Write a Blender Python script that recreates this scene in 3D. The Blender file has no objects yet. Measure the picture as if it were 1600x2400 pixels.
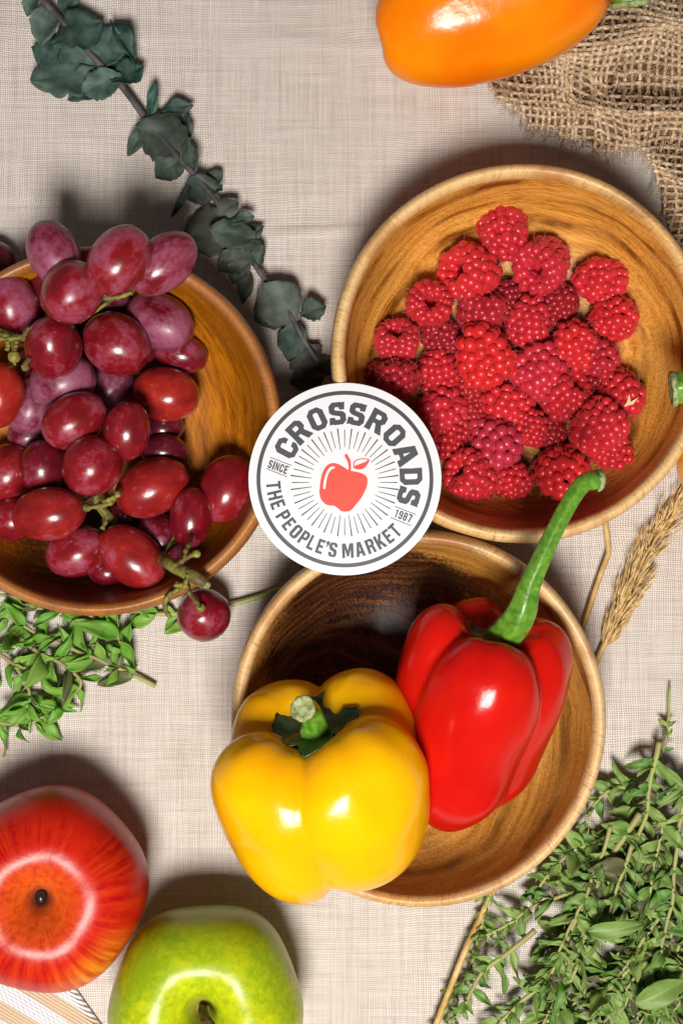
import bpy, math, random
import numpy as np
from mathutils import Vector, Matrix
R_ = random.Random(7)
# ---------------------------------------------------------------- units
U = 0.0001725            # metres per design unit (one unit = one photo pixel at table level)
H = 3300.0               # camera height in design units
CX, CY = 800.0, 1200.0
def kk(h): return (H - h) / H
def at(x, y, h=0.0):     # where a thing seen at (x, y) and standing at height h really is (design units)
    return Vector(((x - CX) * kk(h), -(y - CY) * kk(h), h))
sc = bpy.context.scene
COL = sc.collection
# ---------------------------------------------------------------- camera
cam = bpy.data.cameras.new('camera'); co = bpy.data.objects.new('camera', cam); COL.objects.link(co)
co.location = (0, 0, H * U); co.rotation_euler = (0, 0, 0)
cam.sensor_fit = 'VERTICAL'; cam.sensor_height = 36; cam.angle = 2 * math.atan(1200.0 / H)
cam.clip_start = 0.01; cam.clip_end = 50
sc.camera = co
# ---------------------------------------------------------------- world and lamps
w = bpy.data.worlds.new('World'); sc.world = w; w.use_nodes = True
nt = w.node_tree; bg = nt.nodes['Background']
tc = nt.nodes.new('ShaderNodeTexCoord'); sx = nt.nodes.new('ShaderNodeSeparateXYZ'); rp = nt.nodes.new('ShaderNodeValToRGB')
nt.links.new(tc.outputs['Generated'], sx.inputs[0]); nt.links.new(sx.outputs[2], rp.inputs[0]); nt.links.new(rp.outputs[0], bg.inputs[0])
rp.color_ramp.elements[0].position = 0.0; rp.color_ramp.elements[0].color = (.52, .50, .48, 1)
rp.color_ramp.elements[1].position = 0.8; rp.color_ramp.elements[1].color = (.16, .165, .175, 1)
bg.inputs[1].default_value = 0.27
def area(name, px, py, h, size, power, col, tgt=(800, 1200, 0), sy=None):
    l = bpy.data.lights.new(name, 'AREA'); l.energy = power; l.color = col
    l.size = size * U
    if sy: l.shape = 'RECTANGLE'; l.size_y = sy * U
    o = bpy.data.objects.new(name, l); COL.objects.link(o)
    p = Vector((px - CX, -(py - CY), h)) * U; t = Vector((tgt[0] - CX, -(tgt[1] - CY), tgt[2])) * U
    o.location = p; o.rotation_euler = (t - p).to_track_quat('-Z', 'Y').to_euler()
area('softbox', 620, 3600, 5700, 1550, 15.4, (1.0, .965, .915), (700, 1500, 0))
sc.view_settings.view_transform = 'Standard'; sc.view_settings.look = 'None'
sc.view_settings.exposure = 0.0; sc.view_settings.gamma = 1.0; sc.view_settings.use_curve_mapping = False
# ---------------------------------------------------------------- node helper
class NT:
    def __init__(s, name):
        s.m = bpy.data.materials.new(name); s.m.use_nodes = True
        s.t = s.m.node_tree; s.b = s.t.nodes['Principled BSDF']
    def n(s, typ, **k):
        nd = s.t.nodes.new('ShaderNode' + typ)
        for a, v in k.items(): setattr(nd, a, v)
        return nd
    def put(s, sock, v):
        if isinstance(v, bpy.types.NodeSocket): s.t.links.new(v, sock)
        elif v is not None:
            if sock.type == 'RGBA' and len(v) == 3: v = (*v, 1)
            sock.default_value = v
    def math(s, op, a, b=None, c=None, clamp=False):
        nd = s.n('Math', operation=op); nd.use_clamp = clamp
        s.put(nd.inputs[0], a)
        if b is not None: s.put(nd.inputs[1], b)
        if c is not None: s.put(nd.inputs[2], c)
        return nd.outputs[0]
    def obj(s, scale=None, rot=None, loc=None):
        t = s.n('TexCoord').outputs['Object']
        mp = s.n('Mapping'); s.put(mp.inputs['Vector'], t)
        f = 1.0 / (U * 100)               # object coordinates in hundreds of design units
        sc_ = scale or (1, 1, 1)
        mp2 = None
        mp.inputs['Scale'].default_value = (f, f, f)
        out = mp.outputs[0]
        if scale or rot or loc:
            mp2 = s.n('Mapping'); s.put(mp2.inputs['Vector'], out)
            mp2.vector_type = 'TEXTURE' if False else 'POINT'
            if rot:
                mr = s.n('Mapping'); s.put(mr.inputs['Vector'], out); mr.inputs['Rotation'].default_value = rot; s.put(mp2.inputs['Vector'], mr.outputs[0])
            mp2.inputs['Scale'].default_value = sc_
            if loc: mp2.inputs['Location'].default_value = loc
            out = mp2.outputs[0]
        return out
    def noise(s, vec, scale=1, detail=3, rough=.5, dist=0, col=False):
        nd = s.n('TexNoise'); s.put(nd.inputs['Vector'], vec)
        nd.inputs['Scale'].default_value = scale; nd.inputs['Detail'].default_value = detail
        nd.inputs['Roughness'].default_value = rough; nd.inputs['Distortion'].default_value = dist
        return nd.outputs[1 if col else 0]
    def voro(s, vec, scale=1, feature='F1', out=0):
        nd = s.n('TexVoronoi', feature=feature); s.put(nd.inputs['Vector'], vec); nd.inputs['Scale'].default_value = scale
        return nd.outputs[out]
    def ramp(s, fac, stops, interp='LINEAR'):
        nd = s.n('ValToRGB'); s.put(nd.inputs[0], fac); cr = nd.color_ramp; cr.interpolation = interp
        while len(cr.elements) < len(stops): cr.elements.new(0.5)
        for e, (p, c) in zip(cr.elements, stops):
            e.position = p; e.color = (*c, 1) if isinstance(c, (tuple, list)) else (c, c, c, 1)
        return nd.outputs[0]
    def mr(s, v, a, b, c=0.0, d=1.0):
        nd = s.n('MapRange'); nd.clamp = True; s.put(nd.inputs[0], v)
        for i, q in enumerate((a, b, c, d)): nd.inputs[i + 1].default_value = q
        return nd.outputs[0]
    def mix(s, fac, a, b, mode='MIX'):
        nd = s.n('Mix', data_type='RGBA', blend_type=mode)
        s.put(nd.inputs['Factor'], fac); s.put(nd.inputs[6], a); s.put(nd.inputs[7], b)
        return nd.outputs[2]
    def sep(s, v):
        nd = s.n('SeparateXYZ'); s.put(nd.inputs[0], v); return nd.outputs
    def comb(s, x, y, z):
        nd = s.n('CombineXYZ'); s.put(nd.inputs[0], x); s.put(nd.inputs[1], y); s.put(nd.inputs[2], z); return nd.outputs[0]
    def hsv(s, col, h=.5, sat=1, v=1):
        nd = s.n('HueSaturation'); s.put(nd.inputs['Color'], col); s.put(nd.inputs['Hue'], h); s.put(nd.inputs['Saturation'], sat); s.put(nd.inputs['Value'], v); return nd.outputs[0]
    def rnd(s): return s.n('ObjectInfo').outputs['Random']
    def ocol(s):
        nd = s.n('SeparateColor'); s.put(nd.inputs[0], s.n('ObjectInfo').outputs['Color']); return nd.outputs
    def bump(s, h, dist, strength=1.0):
        nd = s.n('Bump'); s.put(nd.inputs['Height'], h); nd.inputs['Distance'].default_value = dist * U; nd.inputs['Strength'].default_value = strength
        s.put(s.b.inputs['Normal'], nd.outputs[0]); return nd
    def fin(s, col=None, rough=.5, spec=.5, coat=0, coatr=.1, sss=0, sssr=(1, .3, .2), ssss=20, sheen=0):
        b = s.b
        s.put(b.inputs['Base Color'], col); s.put(b.inputs['Roughness'], rough)
        s.put(b.inputs['Specular IOR Level'], spec)
        s.put(b.inputs['Coat Weight'], coat); b.inputs['Coat Roughness'].default_value = coatr
        if sss: 
            b.inputs['Subsurface Weight'].default_value = sss; b.inputs['Subsurface Radius'].default_value = sssr; b.inputs['Subsurface Scale'].default_value = ssss * U
        if sheen: b.inputs['Sheen Weight'].default_value = sheen
        return s.m
# ---------------------------------------------------------------- mesh helpers (design units in, metres out)
class MB:
    def __init__(s): s.v = []; s.f = []; s.mi = []
    def add(s, v, f, mi=0):
        o = len(s.v); s.v.extend([tuple(p) for p in v]); s.f.extend([tuple(i + o for i in q) for q in f]); s.mi.extend([mi] * len(f))
    def tube(s, pts, rad, n=8, mi=0, cap=True, flat=1.0):
        pts = [Vector(p) for p in pts]
        if not hasattr(rad, '__len__'): rad = [rad] * len(pts)
        v = []; f = []; up = None
        for i, p in enumerate(pts):
            t = (pts[min(i + 1, len(pts) - 1)] - pts[max(i - 1, 0)]).normalized()
            if up is None:
                up = t.orthogonal().normalized()
            up = (up - t * up.dot(t)).normalized(); b = t.cross(up)
            for j in range(n):
                a = 2 * math.pi * j / n
                v.append(p + up * (math.cos(a) * rad[i]) + b * (math.sin(a) * rad[i] * flat))
        for i in range(len(pts) - 1):
            for j in range(n):
                f.append((i * n + j, i * n + (j + 1) % n, (i + 1) * n + (j + 1) % n, (i + 1) * n + j))
        if cap:
            f.append(tuple(range(n))[::-1]); f.append(tuple((len(pts) - 1) * n + j for j in range(n)))
        s.add(v, f, mi)
    def mesh(s, name, mats, smooth=True):
        me = bpy.data.meshes.new(name); me.from_pydata([(a * U, b * U, c * U) for a, b, c in s.v], [], s.f)
        for m in (mats if isinstance(mats, (list, tuple)) else [mats]): me.materials.append(m)
        me.polygons.foreach_set('material_index', s.mi)
        me.polygons.foreach_set('use_smooth', [smooth] * len(me.polygons)); me.update()
        return me
    def build(s, name, mats, parent=None, loc=None, mat=None, smooth=True, color=None):
        return link(name, s.mesh(name, mats, smooth), parent, loc, mat, color)
def link(name, me, parent=None, loc=None, mat=None, color=None):
    o = bpy.data.objects.new(name, me); COL.objects.link(o)
    if parent: o.parent = parent
    if mat is not None: o.matrix_local = mat
    elif loc is not None: o.location = Vector(loc) * U
    if color: o.color = color
    return o
def tag(o, label=None, cat=None, group=None, kind=None):
    if label: o['label'] = label
    if cat: o['category'] = cat
    if group: o['group'] = group
    if kind: o['kind'] = kind
    return o
def empty(name, loc):
    o = bpy.data.objects.new(name, None); COL.objects.link(o); o.location = Vector(loc) * U; o.empty_display_size = .005; return o
def frame(z, x=None, loc=(0, 0, 0), s=(1, 1, 1)):
    """matrix whose local z goes along z, local x near x; loc in design units"""
    z = Vector(z).normalized(); x = Vector(x) if x is not None else z.orthogonal()
    x = (x - z * x.dot(z)).normalized(); y = z.cross(x)
    m = Matrix((x * s[0], y * s[1], z * s[2])).transposed().to_4x4(); m.translation = Vector(loc) * U
    return m
def spline(P, n):
    P = [np.array(p, float) for p in P]; Q = [2 * P[0] - P[1]] + P + [2 * P[-1] - P[-2]]; out = []
    segs = len(P) - 1
    for i in range(n):
        t = i / (n - 1) * segs; k = min(int(t), segs - 1); t -= k
        a, b, c, d = Q[k:k + 4]
        out.append(.5 * (2 * b + (c - a) * t + (2 * a - 5 * b + 4 * c - d) * t * t + (3 * b - a - 3 * c + d) * t ** 3))
    return out
def ico(sub):
    import bmesh
    bm = bmesh.new(); bmesh.ops.create_icosphere(bm, subdivisions=sub, radius=1)
    v = [x.co.copy() for x in bm.verts]; f = [tuple(q.index for q in p.verts) for p in bm.faces]; bm.free(); return v, f
ICO2 = ico(2); ICO3 = ico(3); ICO4 = ico(4)
def uvs(nu, nv):
    v = []; f = []
    for i in range(nv + 1):
        p = math.pi * i / nv
        for j in range(nu):
            a = 2 * math.pi * j / nu; v.append(Vector((math.sin(p) * math.cos(a), math.sin(p) * math.sin(a), math.cos(p))))
    for i in range(nv):
        for j in range(nu): f.append((i * nu + j, (i + 1) * nu + j, (i + 1) * nu + (j + 1) % nu, i * nu + (j + 1) % nu))
    return v, f
from mathutils import noise as MN
def lathe(mb, prof, n, fn=None, closed=True, mi=0):
    v = []; f = []
    for i, (r, z) in enumerate(prof):
        for j in range(n):
            a = 2 * math.pi * j / n
            p = (r * math.cos(a), r * math.sin(a), z)
            v.append(fn(p, a, i) if fn else p)
    for i in range(len(prof) - 1):
        for j in range(n): f.append((i * n + j, i * n + (j + 1) % n, (i + 1) * n + (j + 1) % n, (i + 1) * n + j))
    mb.add(v, f, mi)

# ================================================================ TABLECLOTH
def linen():
    N = NT('linen'); p = N.obj()
    wn = N.noise(p, .28, 2, .5, col=True)
    nd = N.n('VectorMath', operation='MULTIPLY_ADD'); N.put(nd.inputs[0], wn); nd.inputs[1].default_value = (.8, .8, 0); N.put(nd.inputs[2], p)
    x, y, z = N.sep(nd.outputs[0])
    wj = N.noise(N.obj(scale=(.5, 14, 1)), 1, 1, .5); wk = N.noise(N.obj(scale=(14, .5, 1)), 1, 1, .5)
    k = math.pi / .051
    sx_ = N.math('SINE', N.math('MULTIPLY', N.math('ADD', x, N.math('MULTIPLY', wk, .016)), k))
    sy_ = N.math('SINE', N.math('MULTIPLY', N.math('ADD', y, N.math('MULTIPLY', wj, .016)), k))
    a = N.math('ABSOLUTE', sx_); b = N.math('ABSOLUTE', sy_)
    m = N.math('MAXIMUM', a, b); hole = N.mr(m, .25, .92)
    over = N.mr(N.math('MULTIPLY', sx_, sy_), -1, 1)
    s1 = N.noise(N.obj(scale=(.45, 17, 1)), 1, 3, .6); s2 = N.noise(N.obj(scale=(17, .45, 1)), 1, 3, .6)
    slub = N.math('ADD', s1, s2)
    lt = N.ramp(N.mr(slub, .62, 1.40), [(0, (.50, .415, .345)), (.5, (.71, .625, .555)), (1, (.85, .775, .71))])
    pn = N.noise(p, 5.5, 3, .7); c = N.mix(N.math('MULTIPLY', N.math('SUBTRACT', 1.0, hole), N.mr(pn, .3, .62, .5, 1.0)), lt, (.20, .145, .12))
    c = N.mix(N.math('MULTIPLY', over, .3), c, N.mix(.7, c, (.84, .80, .77)))
    # faint pink juice marks and straw coloured slubs
    jn = N.noise(p, 1.7, 3, .6); fine = N.noise(p, 14, 2, .6)
    reg = N.mr(N.noise(N.obj(loc=(3.1, 7.7, 0)), .16, 1, .5), .56, .66)
    jm = N.math('MULTIPLY', N.math('MULTIPLY', N.mr(jn, .66, .70), N.mr(fine, .46, .6)), reg)
    c = N.mix(N.math('MULTIPLY', jm, .55), c, (.75, .22, .28))
    ss = N.mr(N.noise(N.obj(scale=(1.0, 18, 1), loc=(9, 2, 0)), 1.1, 2, .5), .76, .79)
    c = N.mix(N.math('MULTIPLY', ss, .6), c, (.55, .40, .22))
    h = N.math('ADD', N.math('MULTIPLY', hole, .8), N.math('MULTIPLY', over, .35))
    h = N.math('ADD', h, N.math('MULTIPLY', slub, .5))
    N.bump(h, 2.6, .75)
    return N.fin(c, .92, .15, sheen=.1)
M_linen = linen()
def cloth_z(x, y):      # x, y in photo-like units
    p = Vector((x / 420, y / 420, 0))
    z = -9 + 8 * MN.noise(p) + 2.5 * MN.noise(p * 2.7)
    # pressed crease running to the right between the two upper bowls
    yc = 560 - (x - 600) * .10 + 8 * math.sin(x / 130)
    f = max(0, min(1, (x - 560) / 120)) * max(0, min(1, (1150 - x) / 200))
    z += f * 7 * math.exp(-((y - yc) / 13) ** 2)
    yc2 = 1210 + (x - 0) * .05
    z += 3 * math.exp(-((y - 60 - .06 * x) / 18) ** 2)
    return min(z, 6)
mb = MB(); nx, ny = 300, 380; v = []; f = []
X0, X1, Y0, Y1 = -1700, 3300, -1500, 3900
gx = np.concatenate([np.linspace(X0, -60, 12)[:-1], np.linspace(-60, 1660, 250), np.linspace(1660, X1, 12)[1:]])
gy = np.concatenate([np.linspace(Y0, -60, 10)[:-1], np.linspace(-60, 2460, 360), np.linspace(2460, Y1, 10)[1:]])
for yy in gy:
    for xx in gx: v.append((xx - CX, CY - yy, cloth_z(xx, yy)))
nxx = len(gx)
for i in range(len(gy) - 1):
    for j in range(nxx - 1): f.append((i * nxx + j, (i + 1) * nxx + j, (i + 1) * nxx + j + 1, i * nxx + j + 1))
mb.add(v, f)
tag(mb.build('tablecloth', M_linen), 'beige linen tablecloth with a visible plain weave under everything', 'tablecloth', kind='structure')

# ================================================================ WOODEN BOWLS
BZ = 250.0
def wood(name, lo, hi, line, layer=(0.1, .1, 1), k=5.0, heart_or_shade=None, fib=(0, 0, .5), contrast=.5, seed=0., rim=False, rimc=None):
    N = NT(name); p = N.obj(loc=(seed, seed * .7, 0))
    base = N.obj()
    x, y, z = N.sep(base)
    nz = N.noise(p, .38, 2, .5)
    lay = N.math('ADD', N.math('ADD', N.math('MULTIPLY', x, layer[0]), N.math('MULTIPLY', y, layer[1])), N.math('MULTIPLY', z, layer[2]))
    lay = N.math('ADD', lay, N.math('MULTIPLY', nz, .75))
    l2 = N.comb(N.math('MULTIPLY', lay, k), 0, seed)
    wob = N.noise(l2, .9, 2, .5)
    rings = N.math('MULTIPLY_ADD', N.math('SINE', N.math('ADD', N.math('MULTIPLY', lay, 6.283 * k), N.math('MULTIPLY', wob, 9.0))), .5, .5)
    fl = N.noise(N.comb(N.math('MULTIPLY', lay, 13 * k), N.math('MULTIPLY', x, .5), N.math('MULTIPLY', y, .5)), 1.0, 4, .7)
    rstr = N.mr(N.noise(p, .8, 3, .6), .38, .60, .15, 1)
    fb = N.noise(N.obj(scale=(.9, 13, 13), rot=fib), 1.4, 4, .6)
    fb2 = N.noise(N.obj(scale=(3.2, 26, 26), rot=fib), 1.2, 2, .6)
    blotch = N.noise(p, .9, 2, .5)
    c = N.mix(N.mr(N.math('ADD', N.math('MULTIPLY', fb, .40), N.math('MULTIPLY', fl, .60)), .36, .62), lo, hi)
    c = N.mix(N.math('MULTIPLY', N.math('MULTIPLY', N.mr(N.math('ADD', rings, N.math('MULTIPLY', N.math('SUBTRACT', fl, .5), 1.1)), .74, 1.0), rstr), contrast), c, line)
    if heart_or_shade:  # dark zone: true heartwood in the pepper bowl, painted shade in the other two
        hx, hy, hr, hs, hcol, hcol2 = heart_or_shade
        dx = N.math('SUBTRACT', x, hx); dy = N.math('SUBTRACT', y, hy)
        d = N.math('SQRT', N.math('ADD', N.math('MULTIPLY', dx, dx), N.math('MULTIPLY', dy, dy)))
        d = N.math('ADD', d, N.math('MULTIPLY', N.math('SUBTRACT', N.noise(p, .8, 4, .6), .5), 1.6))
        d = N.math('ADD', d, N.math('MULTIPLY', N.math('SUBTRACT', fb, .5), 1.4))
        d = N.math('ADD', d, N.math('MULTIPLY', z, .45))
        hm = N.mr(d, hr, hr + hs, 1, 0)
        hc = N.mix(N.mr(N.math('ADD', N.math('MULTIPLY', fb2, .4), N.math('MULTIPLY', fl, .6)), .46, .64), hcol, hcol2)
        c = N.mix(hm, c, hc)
    pores = N.math('MULTIPLY', N.mr(fb2, .58, .66), .7)
    c = N.mix(pores, c, N.mix(.5, c, (.10, .035, .008)))
    c = N.hsv(c, .5, 1.05, N.mr(blotch, .3, .7, .85, 1.12))
    if rim:   # cut end grain shows pale on two sides of the turned rim, flat grain on the other two
        ang = N.math('ARCTAN2', y, x)
        rad = N.math('SQRT', N.math('ADD', N.math('MULTIPLY', x, x), N.math('MULTIPLY', y, y)))
        tk = N.noise(N.comb(N.math('ADD', N.math('MULTIPLY', ang, 42), N.math('MULTIPLY', rad, 2.5)), N.math('MULTIPLY', rad, 2.2), seed), 1.5, 4, .75)
        side = N.math('ABSOLUTE', N.math('SINE', N.math('SUBTRACT', ang, fib[2] + .5)))
        tk2 = N.math('MULTIPLY', N.mr(tk, .50, .66), N.mr(blotch, .30, .60, .25, .95))
        c = N.mix(N.math('MULTIPLY', N.mr(side, .1, .6, .35, 1), .75), c, rimc)
        c = N.mix(tk2, c, N.mix(.6, c, (.16, .06, .015))); c = N.mix(N.mr(N.noise(N.obj(scale=(1, 1, .2), loc=(4, 4, 4)), .8, 3, .6), .48, .68, 0, .7), c, lo)
    N.bump(N.math('ADD', fb, N.math('MULTIPLY', fb2, .9)), 2.2, .5)
    return N.fin(c, N.mr(fb2, .3, .7, .34, .56), .4, coat=.20, coatr=.28)
PROF = [(0, 22), (.25, 22), (.45, 25), (.60, 36), (.71, 60), (.80, 98), (.865, 148), (.90, 196), (.922, 234)]
PRIM = [(.922, 234), (.929, 246), (.940, 253), (.957, 257), (.975, 254), (.990, 245), (.997, 232), (1.0, 218)]
POUT = [(1.0, 218), (.99, 190), (.965, 150), (.91, 105), (.82, 62), (.68, 28), (.54, 10), (.52, 0), (.44, 0), (.42, 6), (0, 8)]
def prof_z(q):
    xs = [a for a, b in PROF]; zs = [b for a, b in PROF]
    if q > 1.03: return 0.0
    if q > .9: return 256.0
    return float(np.interp(q, xs, zs))
BOWLS = {}
def bowl(key, cx, cy, rimg, label, body_m, rim_m, tilt=(0, 0)):
    R = rimg * kk(BZ - 15); c = at(cx, cy, BZ); c.z = 0
    BOWLS[key] = (c.x, c.y, R)
    e = empty('wooden_bowl', c)
    tag(e, label, 'bowl', 'round wooden bowls holding fruit')
    ph = R_.random() * 6
    def fn(p, a, i):
        w = 1 + .004 * math.sin(2 * a + ph) + .002 * math.sin(5 * a + ph * 2)
        return (p[0] * w, p[1] * w, p[2] + .8 * math.sin(3 * a + ph))
    inner = spline(PROF, 60); rim = spline(PRIM, 16); out = spline(POUT[:8], 40) + [np.array(q, float) for q in POUT[8:]]
    b = MB(); lathe(b, [(r * R, z) for r, z in inner][::1], 180, fn); lathe(b, [(r * R, z) for r, z in out], 180, fn)
    b.build('bowl_body', body_m, e)
    r = MB(); lathe(r, [(q[0] * R, q[1]) for q in rim], 180, fn); r.build('rim', rim_m, e)
    e.rotation_euler = (math.radians(tilt[0]), math.radians(tilt[1]), 0)
    return e
wg = dict(lo=(.20, .055, .009), hi=(.56, .205, .030), line=(.12, .035, .006), layer=(.25, -.1, .9), k=.75, fib=(0, 0, 1.2), contrast=.55, seed=3.3)
bowl('grape', 223, 1009, 436, 'reddish brown wooden bowl heaped with red grapes, cut by the left edge', wood('acacia_red', heart_or_shade=(-.8, -3.5, 1.5, 1.2, (.045, .014, .005), (.17, .055, .014)), **wg),  # dark brown zone paints the shade of the lower inside wall into the wood
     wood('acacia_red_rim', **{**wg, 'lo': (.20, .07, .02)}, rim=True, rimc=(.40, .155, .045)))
wr = dict(lo=(.42, .14, .018), hi=(.84, .44, .125), line=(.16, .045, .008), layer=(-.12, .10, 1.0), k=1.15, fib=(0, 0, .35), contrast=.95, seed=8.1)
bowl('rasp', 1224, 826, 447, 'golden wooden bowl full of raspberries with dark ring lines inside', wood('acacia_gold', heart_or_shade=(.9, -3.9, 1.5, 1.2, (.13, .030, .007), (.30, .10, .022)), **wr),  # shade on the lower inside wall put into the colour as reddish brown
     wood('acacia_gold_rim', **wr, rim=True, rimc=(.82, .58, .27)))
wp = dict(lo=(.40, .15, .025), hi=(.74, .40, .12), line=(.13, .035, .010), layer=(.15, .25, .8), k=.8, fib=(0, 0, 1.0), contrast=.75, seed=5.7)
bowl('pepper', 981, 1687, 442, 'two tone wooden bowl with dark heartwood, holding the yellow and red peppers',
     wood('acacia_dark', heart_or_shade=(-1.1, 1.55, 2.75, .55, (.022, .006, .004), (.22, .075, .020)), **wp),
     wood('acacia_dark_rim', heart_or_shade=(.9, 5.2, 2.6, .5, (.10, .03, .012), (.25, .10, .04)), **wp, rim=True, rimc=(.80, .55, .27)))

# ================================================================ ROUND STICKER
def flat2d(loops):
    """filled outline (even-odd holes) -> verts, faces"""
    cu = bpy.data.curves.new('tmp', 'CURVE'); cu.dimensions = '2D'; cu.fill_mode = 'BOTH'
    for L in loops:
        s = cu.splines.new('POLY'); s.points.add(len(L) - 1)
        for i, p in enumerate(L): s.points[i].co = (p[0], p[1], 0, 1)
        s.use_cyclic_u = True
    o = bpy.data.objects.new('tmp', cu); COL.objects.link(o)
    return grab(o, cu)
def grab(o, cu):
    dg = bpy.context.evaluated_depsgraph_get(); me = bpy.data.meshes.new_from_object(o.evaluated_get(dg))
    v = [x.co.copy() for x in me.vertices]; f = [tuple(p.vertices) for p in me.polygons]
    bpy.data.objects.remove(o); bpy.data.curves.remove(cu); bpy.data.meshes.remove(me)
    return v, f
GL = {
 'O': (.84, [[(.22, 0), (.62, 0), (.84, .2), (.84, .8), (.62, 1), (.22, 1), (0, .8), (0, .2)], [(.34, .22), (.29, .28), (.29, .72), (.34, .78), (.50, .78), (.55, .72), (.55, .28), (.50, .22)]]),
 'C': (.82, [[(.82, .62), (.82, .80), (.62, 1), (.2, 1), (0, .8), (0, .2), (.2, 0), (.62, 0), (.82, .2), (.82, .40), (.55, .36), (.55, .27), (.5, .22), (.34, .22), (.29, .27), (.29, .73), (.34, .78), (.5, .78), (.55, .73), (.55, .62)]]),
 'S': (.82, [[(.78, .66), (.82, 1.0), (.68, .97), (.62, 1), (.18, 1), (0, .84), (0, .56), (.14, .45), (.50, .37), (.53, .33), (.53, .26), (.49, .22), (.32, .22), (.28, .26), (.26, .33), (0, .33), (-.03, 0), (.14, .03), (.20, 0), (.64, 0), (.82, .17), (.82, .46), (.68, .58), (.33, .64), (.29, .67), (.29, .74), (.33, .78), (.47, .78), (.51, .74), (.53, .66)]]),
 'R': (.86, [[(0, 0), (.02, .5), (0, 1), (.64, 1), (.84, .82), (.84, .56), (.70, .43), (.90, 0), (.57, 0), (.42, .38), (.29, .38), (.31, 0)], [(.29, .79), (.29, .59), (.50, .59), (.55, .64), (.55, .74), (.50, .79)]]),
 'A': (.92, [[(0, 0), (.24, 1), (.66, 1), (.92, 0), (.61, 0), (.57, .18), (.34, .18), (.30, 0)], [(.39, .38), (.52, .38), (.455, .72)]]),
 'D': (.84, [[(0, 0), (.02, .5), (0, 1), (.62, 1), (.84, .8), (.84, .2), (.62, 0)], [(.29, .22), (.29, .78), (.5, .78), (.56, .72), (.56, .28), (.5, .22)]]),
}
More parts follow.
